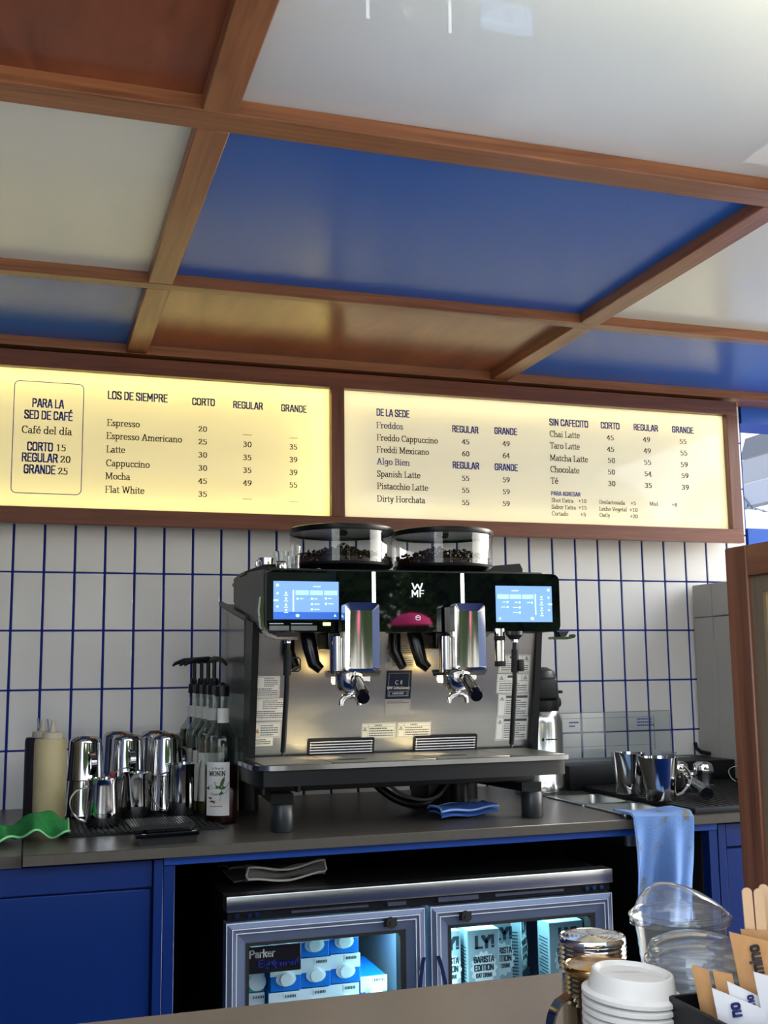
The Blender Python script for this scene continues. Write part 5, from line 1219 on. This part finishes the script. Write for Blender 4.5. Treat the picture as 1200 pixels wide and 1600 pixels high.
sc = thing('coffee_scale', (.31, -.60, .90), 'black coffee scale with a ribbed platform at the worktop front edge', 'scale')
sc.rotation_euler = (0, 0, 0)
def quad_slab(b, P, z0, z1): b.prism(P, 2, z0, z1)
B().prism([(.262, -.738), (.372, -.725), (.376, -.600), (.262, -.605)], 2, .900, .9155).to('base', BLK, sc)
B().prism([(.252, -.745), (.375, -.731), (.376, -.700), (.253, -.713)], 2, .9155, .922).to('display', BLKG, sc)
b = B(); b.prism([(.247, -.706), (.372, -.692), (.372, -.575), (.244, -.581)], 2, .926, .932); b.prism([(.28, -.69), (.35, -.68), (.35, -.62), (.28, -.62)], 2, .9155, .926)
for k in range(22):
    x = .249+k*.0056; b.prism([(x, -.703+.0006*k), (x+.0026, -.7027+.0006*k), (x+.0024, -.581), (x, -.581)], 2, .932, .934)
b.to('platform', mat('ribbed_black', '17181a', .3), sc)
b = B(); b.box(.264, .272, -.735, -.733, .922, .9224); b.box(.362, .368, -.722, -.720, .922, .9224); b.to('mark', mat('badge_silver', 'c4c8cc', .4), sc, False)

# syrup bottles
def bottle_prof(h=.266, r=.0375):
    return [(0, .004), (r*.7, .002), (r*.94, .0), (r, .006), (r, .160), (r*1.0, .178), (r*.93, .190), (r*.62, .206), (r*.42, .220), (r*.36, .240), (r*.34, h), (r*.39, h+.001), (r*.39, h+.010), (r*.30, h+.010)]
def syrup(x, y, liq, level, lab, pump=0, rz=0):
    t = thing('syrup_bottle', (x, y, .90), lab, 'bottle', 'syrup bottles beside the coffee machine')
    B().lathe(bottle_prof(), (x, y, .90), 40).to('glass', mat('bottle_glass', 'e8efee', .02, trans=.0) if 0 else clear_b, t)
    r = .0355; pr_ = [(0, .006), (r*.93, .006), (r, .01)]
    pr_ += [(r, min(level, .16))]
    if level > .16: pr_ += [(r*.99, .178), (r*.92, .188)][:1 if level < .186 else 2]
    pr_ += [(0, pr_[-1][1]+.0005)]
    B().lathe(pr_, (x, y, .90), 36).to('syrup', liq, t)
    return t
clear_b = clear('bottle_glass', 'e4ebe8', .02, 1.5, 1.5)
LB = mat('syrup_label', 'd8d6cc', .6); CAPB = mat('cap_black', '0d0e12', .4)
def curved_label(t, x, y, a0, a1, z0, z1, m, r=.0382, name='label'):
    return B().sheet(lambda u, v: (x+r*math.cos(a0+(a1-a0)*u), y+r*math.sin(a0+(a1-a0)*u), z0+(z1-z0)*v), 16, 2).to(name, m, t)
def pump_head(t, x, y, ang, zc=1.177):
    b = B(); b.lathe([(0, 0), (.0155, 0), (.0160, .004), (.0150, .022), (.011, .026), (.009, .038), (0, .038)], (x, y, zc), 20); pc = b.to('pump_collar', CAPB, t)
    d = Vector((math.cos(ang), math.sin(ang), 0))
    b = B(); b.cyl((x, y, zc+.036), (x, y, zc+.078), .0048, n=12)
    c = Vector((x, y, zc+.080)); b.tube([c-d*.016, c+Vector((0, 0, .004)), c+d*.030+Vector((0, 0, .003)), c+d*.052+Vector((0, 0, -.004)), c+d*.060+Vector((0, 0, -.010))], [.006, .0075, .006, .0045, .003], 8)
    b.to('pump_spout', CAPB, pc)
liqs = [mat('amber_syrup', '3c2c0c', .15), mat('clear_syrup', '7f8274', .1), mat('brown_syrup', '2a1208', .15), mat('pale_syrup', '6e5a34', .15)]
names = ['farthest', 'second farthest', 'middle', 'fourth']
for k, (x, y, ang, lv) in enumerate(((.466, -.085, PI*1.08, .186), (.472, -.165, PI*1.1, .176), (.476, -.245, PI*1.05, .150), (.478, -.325, PI*1.6, .168))):
    lab = ('%s syrup bottle with a black pump in the row between pitchers and coffee machine' % names[k])
    x -= .011
    t = syrup(x, y, liqs[k], lv, lab)
    curved_label(t, x, y, math.radians(195), math.radians(300), .935, 1.045, LB); curved_label(t, x, y, math.radians(180), math.radians(330), 1.118, 1.146, LB, .0165, 'neck_label')
    pump_head(t, x, y, ang)
x, y = .4625, -.465
t = syrup(x, y, mat('red_brown_syrup', '2e0a08', .1), .127, 'nearest syrup bottle, dark red syrup with a white label and plain black cap')
lb_ = curved_label(t, x, y, math.radians(205), math.radians(288), .920, 1.034, mat('label_white', 'dcdbd6', .6))
curved_label(t, x, y, math.radians(340), math.radians(375), .925, 1.034, mat('label_white', 'dcdbd6', .6))
curved_label(t, x, y, math.radians(225), math.radians(330), 1.118, 1.150, mat('label_white', 'dcdbd6', .6), .0168, 'neck_label')
B().lathe([(0, 0), (.0165, 0), (.0168, .003), (.0160, .0225), (.010, .025), (.004, .031), (0, .031)], (x, y, 1.176), 24).to('cap', CAPB, t)
def on_label(strs, m, x, y, r, name='print'):
    b = B(); strs(b)
    for v in b.bm.verts:      # wrap flat (arc length, 0, z) drawing round the bottle
        a = math.radians(205)+v.co.x/r; v.co = Vector((x+(r+v.co.y*-1)*math.cos(a), y+(r-v.co.y)*math.sin(a), v.co.z))
    b.to(name, m, t, False)
R_ = .0386
def f1(b):
    letters(b, 'MONIN', (0, 0, 0), X3, Z3, .0085, .0465, 1.005, .0095, 'serif', (.075, .03))
    letters(b, 'Le Sirop de', (0, 0, 0), X3, Z3, .014, .042, 1.019, .0045, 'serif')
    letters(b, 'Cinnamon', (0, 0, 0), X3, Z3, .012, .038, .9635, .0052, 'serif')
on_label(f1, TXTB, x, y, R_)
def leaf(b, cx, cz, ang, L_=.013, w=.0038):
    P = [(-L_, 0), (-L_*.4, w), (L_*.3, w*.9), (L_, 0), (L_*.3, -w*.9), (-L_*.4, -w)]; c, s = math.cos(ang), math.sin(ang)
    b.face([(cx+p*c-q*s, 0, cz+p*s+q*c) for p, q in P])
def f2(b):
    for cx, cz, a in ((.040, .992, 1.2), (.046, .983, .7), (.030, .984, 2.4), (.022, .982, 2.9), (.043, .971, .5), (.012, .980, .2)): leaf(b, cx, cz, a)
    b.tube([(.034, 0, .950), (.037, 0, .966), (.040, 0, .985)], .0005, 4)
on_label(f2, mat('leaf_green', '3c5a2c', .6), x, y, R_)
def f3(b):
    for k, (cz, a) in enumerate(((.956, -.15), (.951, .1), (.947, -.25))): leaf(b, .020+.004*k, cz, a, .016, .0026)
on_label(f3, mat('cinnamon_red', '6e2a1c', .6), x, y, R_)
def f4(b):
    letters(b, 'Gourmet Syrup', (0, 0, 0), X3, Z3, .012, .044, .938, .0035, 'serif'); letters(b, '1 Litro', (0, 0, 0), X3, Z3, .036, .050, .928, .0035, 'serif')
def f4(b):
    for k in range(9): b.box(.012+k*.0032, .0144+k*.0032, 0, .0001, .9385, .941)
on_label(f4, mat('label_rust', 'a8705a', .6), x, y, R_)

# ================================================================== RIGHT OF THE MACHINE
ap = thing('airpot', (1.35, -.235, .90), 'tall brushed steel airpot with a black pump lid right of the coffee machine', 'airpot')
AX, AY = 1.350, -.235
B().lathe([(0, 0), (.066, 0), (.0675, .004), (.0675, .030), (.066, .032), (.066, .185), (.064, .200), (.058, .216), (.055, .218), (0, .218)], (AX, AY, .90), 48).to('body', mat('airpot_steel', 'c6c6c4', .2, 1, noise=.05, nscale=10, stretch=(20, 20, .3)), ap)
b = B(); b.lathe([(0, .216), (.057, .216), (.059, .226), (.060, .250), (.058, .262), (.056, .300), (.048, .322), (.030, .332), (0, .334)], (AX, AY, .90), 40)
b.box(AX-.03, AX+.03, AY-.068, AY-.04, 1.145, 1.205, .008, 3)
b.to('pump_lid', BLK, ap)
b = B(); b.cyl((AX+.055, AY, 1.138), (AX+.066, AY, 1.138), .013, n=16); b.box(AX+.052, AX+.074, AY-.01, AY+.01, 1.162, 1.170, .002, 1); b.to('handle_pivot', BLK, ap)
b = B(); b.tube([(AX+.062*math.cos(a), AY+.062*math.sin(a)*.9, 1.150+.055*abs(math.sin(a/1))) for a in [PI*k/14 for k in range(15)]], .005, 8); b.to('carry_handle', BLK, ap)
b = B(); b.cyl((AX-.001-.016, AY-.0655, 1.045), (AX-.016, AY-.0668, 1.045), .004, n=14)
for k in range(8): b.box(AX-.008+k*.0040, AX-.0052+k*.0040, AY-.0673, AY-.0663, 1.0436, 1.0464)
b.to('maker_mark', BLKM, ap, False)
pitcher(1.494, -.452, .9156, .034, .0425, .100, 'left one of the two flared milk pitchers on the black bar mat', PI*.15, group='milk pitchers on the right bar mat')
pitcher(1.492, -.600, .9156, .0355, .0440, .100, 'front flared milk pitcher on the black bar mat, handle to the right', PI*1.93, group='milk pitchers on the right bar mat')
for (xx, yy, lab) in ((1.768, -.365, 'upside-down small steel cup at the right on the black bar mat'), (1.715, -.330, 'upside-down small steel cup behind, left of its twin on the bar mat')):
    t = thing('steel_cup', (xx, yy, .9156), lab, 'cup')
    B().lathe([(.028, 0), (.0285, .002), (.024, .004), (.0235, .026), (.027, .034), (.0275, .044), (.024, .056), (.014, .062), (0, .063)], (xx, yy, .9156), 32).to('body', CHROME, t)
t = thing('portafilter', (1.62, -.55, .9156), 'spare portafilter with black handle lying behind the right pitchers on the bar mat', 'portafilter')
a = Vector((1.640, -.490, .949)); e = Vector((1.560, -.690, .936))
b = B(); b.cyl(a, a+(e-a)*.15, .010, .0115, n=20); b.cyl(a+(e-a)*.15, a+(e-a)*.92, .0115, .0165, n=20); b.cyl(a+(e-a)*.92, e, .0165, .0145, n=20); b.to('handle', mat('handle_black', '0b0a0a', .16, coat=.5), t)
B().lathe([(0, 0), (.022, 0), (.027, .006), (.030, .012), (.031, .040), (.034, .042), (.034, .048), (.029, .048), (.028, .014), (0, .012)], (1.652, -.452, .9156), 28).to('basket', CHROME, t)
tag(B().tube(smooth_path([(1.96, -.42, .922), (1.90, -.36, .958), (1.86, -.35, .952), (1.84, -.40, .928), (1.86, -.46, .9175)]), .0016, 6).to('thin_wire', POLI), 'thin bright wire curling over the mat near the tall grey cabinet', 'wire')

# ================================================================== FOREGROUND COUNTER
FZ = .83
tag(B().box(-1.2, 2.6, -2.62, -1.568, FZ-.035, FZ, .0015, 1).to('front_counter', TOPF), 'taupe laminate front counter across the bottom of the picture', 'counter')
fcb = thing('counter_base', (.7, -2.05, 0), 'blue base under the taupe front counter', 'cabinet')
B().box(-1.2, 2.6, -2.50, -1.66, 0, FZ-.035).to('body', BLUEC, fcb, False)

def stack_lids():
    cx, cy_2 = .581, -2.016; R = .0450; n = 16
    for k in range(n):
        z = FZ+.0002+k*.0068
        lab = 'topmost white takeaway cup lid of the stack on the front counter' if k == n-1 else 'white takeaway cup lid in the stack, %s below the top one' % (['', 'first', 'second', 'third', 'fourth', 'fifth', 'sixth', 'seventh', 'eighth', 'ninth', 'tenth', 'eleventh', 'twelfth', 'thirteenth', 'fourteenth', 'fifteenth'][n-1-k])
        t = thing('cup_lid', (cx, cy_2, z), lab, 'lid', 'stack of white cup lids')
        b = B(); b.lathe([(R-.001, 0), (R+.0005, .001), (R+.0005, .0042), (R-.002, .0056), (R-.0050, .0064), (R-.0078, .0205), (R-.0088, .0222), (R-.0110, .0226), (R-.0132, .0212), (R-.0150, .0190), (.010, .0186), (0, .0186)], (cx, cy_2, z), 56)
        if k < n-1: pass
        b.to('lid', WHITEL, t)
        t.rotation_euler = (math.radians(2), math.radians(3.0 if k < n-1 else 4.0), 0) if k > 5 else (0, math.radians(.7*k), 0)
        if k == n-1:
            B().box(cx-.006, cx+.004, cy_2-.0300, cy_2-.0280, z+.0189, z+.0194).to('sip_slot', mat('slot_shadow', '8d8780', .7), t)
            b = B()
            letters(b, 'CAUTION', (0, 0, z+.0190), X3, (0, 1, 0), cx-.012, cx+.012, cy_2+.008, .0035, 'sans'); b.to('embossed_print', mat('emboss', 'd3d0cb', .4), t, False)
stack_lids()

RIDG = mat('ridged_steel', 'bdbdbb', .12, 1)
def sugar(x, y, r, h, lab, m, tm, handle):
    t = thing('sugar_shaker', (x, y, FZ), lab, 'shaker', 'steel shakers on the front counter')
    prof = [(0, 0), (r*.93, 0), (r*.94, .003), (r*.94, h-.034)]
    k = 0; z = h-.034
    while z < h-.006: prof += [(r*.94, z), (r*1.0, z+.0018), (r*.94, z+.0040)]; z += .0046
    B().lathe(prof, (x, y, FZ), 48).to('body', m, t)
    pr_ = [(r*.97, h-.006), (r*1.0, h-.003), (r*.985, h), (r*.95, h+.0015)]
    q = r*.92
    while q > .004: pr_ += [(q, h+.0005+.001*(1-q/r)), (q-.002, h+.0013+.001*(1-q/r))]; q -= .0046
    pr_.append((0, h+.0022))
    B().lathe(pr_, (x, y, FZ), 48).to('perforated_top', tm, t)
    if handle:
        b = B(); strap_loop(b, x-r*.93, y, FZ+h*.22, FZ+h*.80, -1, -.15, .006, .028); b.to('handle', POLI, t)
sugar(.6130, -1.884, .0350, .1235, 'rear steel shaker with a ridged clear top behind the white lid stack', RIDG, CHROME, False)
sugar(.5795, -1.9600, .0345, .1160, 'front steel shaker with a ridged top coloured as a gold reflection and a strap handle', mat('shaker_copper_reflection', '9a8f7c', .14, 1), mat('gold_reflection_top', 'd9a860', .15, 1), True)  # gold and copper reflections are put into the steel's colours

CUPP = clear('cup_plastic', 'f2f5f7', .08, 1.5, 1.9, .07)
def clear_cup(x, y, r, h, lab, dome=True):
    t = thing('clear_cup', (x, y, FZ), lab, 'cup')
    prof = [(0, .001), (r*.66, .001)]
    for k in range(10): z = .01+k*(h-.02)/10; rr_ = r*(.66+.28*z/h); prof += [(rr_, z), (rr_+.0012, z+(h-.02)/20)]
    prof += [(r*.95, h-.004), (r*.98, h)]
    B().lathe(prof, (x, y, FZ), 40).to('cup_wall', CUPP, t)
    b = B(); b.lathe([(r*.99, h-.004), (r*1.04, h-.002), (r*1.05, h+.004), (r*1.0, h+.007), (r*.955, h+.006), (r*.94, h+.010), (r*.93, h+.018), (r*.88, h+.024)], (x, y, FZ), 56)
    b.lathe([(r*.88*math.cos(PI/2*q/10), h+.018+.001*q) for q in range(11)], (x, y, FZ), 56)
    for v in b.bm.verts:
        xr = (v.co.x-x)/(r*.93); rho = min(1, math.hypot(v.co.x-x, v.co.y-y)/(r*.93))
        if v.co.z > FZ+h+.0095: v.co.z = FZ+h+.010+.026*max(0, 1-rho**2.4)**.75*(1-.50*xr)
    b.to('sip_lid', CUPP, t)
    b = B()
    for (rr_, z) in ((1.05, h+.003), (.95, h+.0075)): b.tube([(x+r*rr_*math.cos(a), y+r*rr_*math.sin(a), FZ+z) for a in [2*PI*k/48 for k in range(48)]], .0011, 5, closed=True)
    b.box(x-r*1.14, x-r*1.02, y-.008, y+.008, FZ+h-.003, FZ+h+.004, .002, 1)
    b.to('rim', PLAST, t)
clear_cup(.7280, -1.870, .0515, .130, 'clear plastic cup with a sloping clear sip lid on the front counter')
def clear_lids():
    x, y, r = .6725, -1.984, .0495
    for k in range(12):
        z = FZ+k*.0104; lab = 'topmost clear plastic lid of the nested stack' if k == 11 else 'clear plastic lid in the nested stack, %s below the top one' % ['first', 'second', 'third', 'fourth', 'fifth', 'sixth', 'seventh', 'eighth', 'ninth', 'tenth', 'eleventh'][10-k]
        t = thing('plastic_cup_lid', (x, y, z), lab, 'lid', 'stack of clear plastic lids')
        b = B(); b.lathe([(r, 0), (r*1.01, .001), (r*1.01, .006), (r*.955, .008), (r*.93, .015), (r*.86, .0205), (r*.6, .026), (r*.25, .029), (0, .0295)], (x, y, z), 48)
        b.to('lid', CUPP, t)
        if k > 7 or k % 3 == 0: B().tube([(x+r*1.008*math.cos(a), y+r*1.008*math.sin(a), z+.0035) for a in [2*PI*q/48 for q in range(48)]], .0009, 4, closed=True).to('rim', PLAST, t)
clear_lids()

# condiment caddy
cd = thing('condiment_caddy', (.70, -2.17, FZ), 'black caddy holding sugar packets and stirrers at the lower right', 'caddy')
b = B(); CX0, CX1, CY0, CY1, CZ = .598, .80, -2.30, -2.050, .940
b.box(CX0, CX1, CY0, CY1, FZ, FZ+.004); b.box(CX0, CX0+.004, CY0, CY1, FZ+.004, CZ, .001, 1); b.box(CX1-.004, CX1, CY0, CY1, FZ+.004, CZ); b.box(CX0+.004, CX1-.004, CY1-.004, CY1, FZ+.004, CZ); b.box(CX0+.004, CX1-.004, CY0, CY0+.004, FZ+.004, CZ)
b.to('bin', BLK, cd)
def packet(tl, w, h, m, roll, yaw_, lean, lab, word, inkm, size=.012, green=False, thick=.0022):
    # hangs from its top left corner: local x to the right, z up
    t = thing('sugar_packet', tl, lab, 'packet')
    sl = math.tan(math.radians(roll)); b = B(); b.sheet(lambda u, v: (w*u, -thick*math.sin(PI*u)*math.sin(PI*min(1, (1-v)*1.05)), -h+(h-sl*w*u)*v), 8, 8, .0006)
    b.sheet(lambda u, v: (w*u, .0009+thick*math.sin(PI*u)*math.sin(PI*min(1, (1-v)*1.05)), -h+(h-sl*w*u)*v), 8, 8, .0006)
    bmesh.ops.remove_doubles(b.bm, verts=b.bm.verts[:], dist=.0003)
    o = b.to('packet', m); o.parent = t
    if word:
        b = B(); letters(b, word, (0, -thick-.0012, 0), (0, 0, 1), (-1, 0, 0), -.013-len(word)*size*.60, -.013, -(w*.36+size*.5), size, 'sans', (.07, .06))
        o = b.to('print', inkm, None, False); o.parent = t
    if green:
        b = B(); b.face([(w*.35, -thick-.0013, -.016), (w*.6, -thick-.0013, -.026), (w*.98, -thick-.0006, -.030), (w*.7, -thick-.0013, -.0165)])
        o = b.to('leaf_print', mat('sweet_green', '3f9a4a', .6), None, False); o.parent = t
    t.rotation_euler = (math.radians(lean), math.radians(-9), math.radians(yaw_))
NAV = mat('navy_print', '26306e', .6)
packet((.6415, -2.0850, .9985), .046, .085, KRAFT, 22, -20, 0, 'tall kraft sugar packet with dark lettering in the caddy', 'mino', mat('kraft_ink', '3a3230', .6), .0105)
packet((.6150, -2.0640, .9680), .014, .070, KRAFT, 24, -30, 0, 'narrow twisted kraft packet at the left corner of the caddy', '', None)
packet((.6260, -2.0800, .9660), .016, .060, KRAFT, 18, -25, 0, 'small kraft packet corner peeking up between the white packets', '', None)
packet((.6110, -2.1000, .9580), .040, .075, WPAP, 30, -25, 0, 'white sugar packet leaning at the front left of the caddy', 'no', NAV, .010)
packet((.6270, -2.0990, .9620), .042, .075, WPAP, 34, -22, 0, 'second white sugar packet just right of the leaning one', 'mino', NAV, .007)
packet((.6430, -2.1150, .9720), .044, .080, WPAP, 24, -22, 0, 'white packet with a green leaf print at the right edge', 'mino', NAV, .010, True)
packet((.6430, -2.1350, .9450), .040, .070, WPAP, 34, -22, 0, 'lowest white sugar packet at the front right of the caddy', 'no', NAV, .009)
packet((.6640, -2.0700, .9960), .048, .080, KRAFT, 14, -18, 0, 'kraft packet leaning back behind the tall kraft one', '', None)
for k, (x, y, z) in enumerate(((.6800, -2.04, 1.0305), (.6875, -2.044, 1.0300), (.6950, -2.038, 1.0320), (.7025, -2.045, 1.0305), (.7095, -2.038, 1.0310), (.7170, -2.046, 1.0300))):
    y -= .03
    t = thing('stirrer', (x, y, .836), 'flat birch stirrer, %s of the six standing in the caddy' % (['leftmost', 'second from left', 'third from left', 'fourth from left', 'fifth from left', 'rightmost'][k]), 'stirrer', 'wooden stirrers')
    w = .0046; H0 = z-.836; P = [(-w, 0), (w, 0), (w, H0-.004)]+[(w*math.cos(a), H0-.004+.004*math.sin(a)) for a in [PI*q/8 for q in range(1, 8)]]+[(-w, H0-.004)]
    b = B(); b.prism(P, 1, -.0008, .0008); o = b.to('stick', STICK); o.parent = t; t.rotation_euler = (math.radians(-1), math.radians(-1.5+.6*k), math.radians(-14))

# wooden frame at the right edge
wf = thing('wooden_case', (.84, -2.1, FZ), 'walnut framed case standing on the front counter at the right edge of the picture', 'case')
X, Y1, Y0, ZT = .823, -1.852, -2.42, 1.3685
B().box(X, X+.034, Y1-.040, Y1, FZ, ZT, .0015, 1).to('stile', wood('case_walnut', '4a2a18', '84543a', (30, 30, 1.4), .45), wf)
B().box(X, X+.034, Y0, Y0+.048, FZ, ZT, .0015, 1).to('stile', wood('case_walnut', '4a2a18', '84543a', (30, 30, 1.4), .45), wf)
B().box(X+.0004, X+.0336, Y0+.048, Y1-.040, ZT-.036, ZT-.0003, .001, 1).to('rail', wood('case_walnut_rail', '4a2a18', '84543a', (30, 1.4, 30), .45), wf)
B().box(X+.0004, X+.0336, Y0+.048, Y1-.040, FZ, FZ+.05, .001, 1).to('rail', wood('case_walnut_rail', '4a2a18', '84543a', (30, 1.4, 30), .45), wf)
b = B(); b.box(X+.005, X+.030, Y1-.060, Y1-.040, FZ+.05, ZT-.036); b.box(X+.005, X+.030, Y0+.048, Y1-.060, ZT-.054, ZT-.036); b.box(X+.005, X+.030, Y0+.048, Y0+.07, FZ+.05, ZT-.054); b.to('inner_frame', OAK_SHADE, wf)  # shade on the recessed inner frame is put into its grey-brown colour
B().box(X+.009, X+.028, Y0+.07, Y1-.060, FZ+.05, ZT-.054).to('panel', TANP, wf)

# ================================================================== BEYOND THE KIOSK (mirrored in the dark glass and chrome)
structure(B().box(-60, 60, -90, -3.4, -.06, -.02), 'ground', PAVE)
LEAF = mat('tree_leaf', '2e4c18', .6, noise=.4, nscale=3)
def tree(x, y, h, r, seed, lab):
    t = thing('street_tree', (x, y, 0), lab, 'tree', 'street trees behind the viewer')
    B().tube([(x, y, -.02), (x+.1, y, h*.4), (x, y+.1, h*.75)], [.22, .17, .08], 10).to('trunk', mat('bark', '4c3c2c', .9), t)
    rnd = random.Random(seed); b = B()
    for k in range(5200):
        a = rnd.uniform(0, 2*PI); c = rnd.uniform(-1, 1); q = rnd.uniform(.45, 1)**.5*r*(1+.25*math.sin(3*a+seed))
        s_ = math.sqrt(1-c*c); p = Vector((x+q*s_*math.cos(a), y+q*s_*math.sin(a), h+q*c*.8)); e = .16+.16*rnd.random()
        u = Vector((rnd.uniform(-1, 1), rnd.uniform(-1, 1), rnd.uniform(-1, 1))).normalized(); v = u.orthogonal().normalized()
        b.face([p-u*e, p-v*e*.6, p+u*e, p+v*e*.6])
    b.to('crown', LEAF, t, False, kind='stuff')
tree(2.9, -13.5, 3.0, 1.75, 1, 'low green street tree mirrored left of the emblem in the dark machine glass')
tree(8.0, -13.5, 2.9, 1.9, 2, 'green street tree mirrored at the right end of the dark machine glass')
tree(-2.0, -13.5, 3.2, 1.8, 3, 'street tree behind the viewer mirrored in the left group head')
tree(13.2, -13.5, 3.2, 1.9, 4, 'street tree farthest to the right in the row behind the viewer')
tree(.2, -23, 6.0, 3.1, 6, 'tall street tree, standing in the second row on the left')
tree(17.6, -50, 5.0, 4.4, 7, 'distant street tree added to darken the mirrored sky above the pink parasol')  # added crown covers the bright sky mirrored behind the parasol
pa = thing('parasol', (13.2, -36, 0), 'pink parasol mirrored in the centre of the dark machine glass', 'parasol')
B().cyl((13.2, -36, -.02), (13.2, -36, 2.5), .04, n=10).to('pole', WHITEW, pa)
B().lathe([(.78, 2.80), (.66, 3.02), (.4, 3.17), (0, 3.24)], (13.2, -36, 0), 12).to('canopy', mat('pink_canvas', 'ff3f90', .7, emit=None), pa)
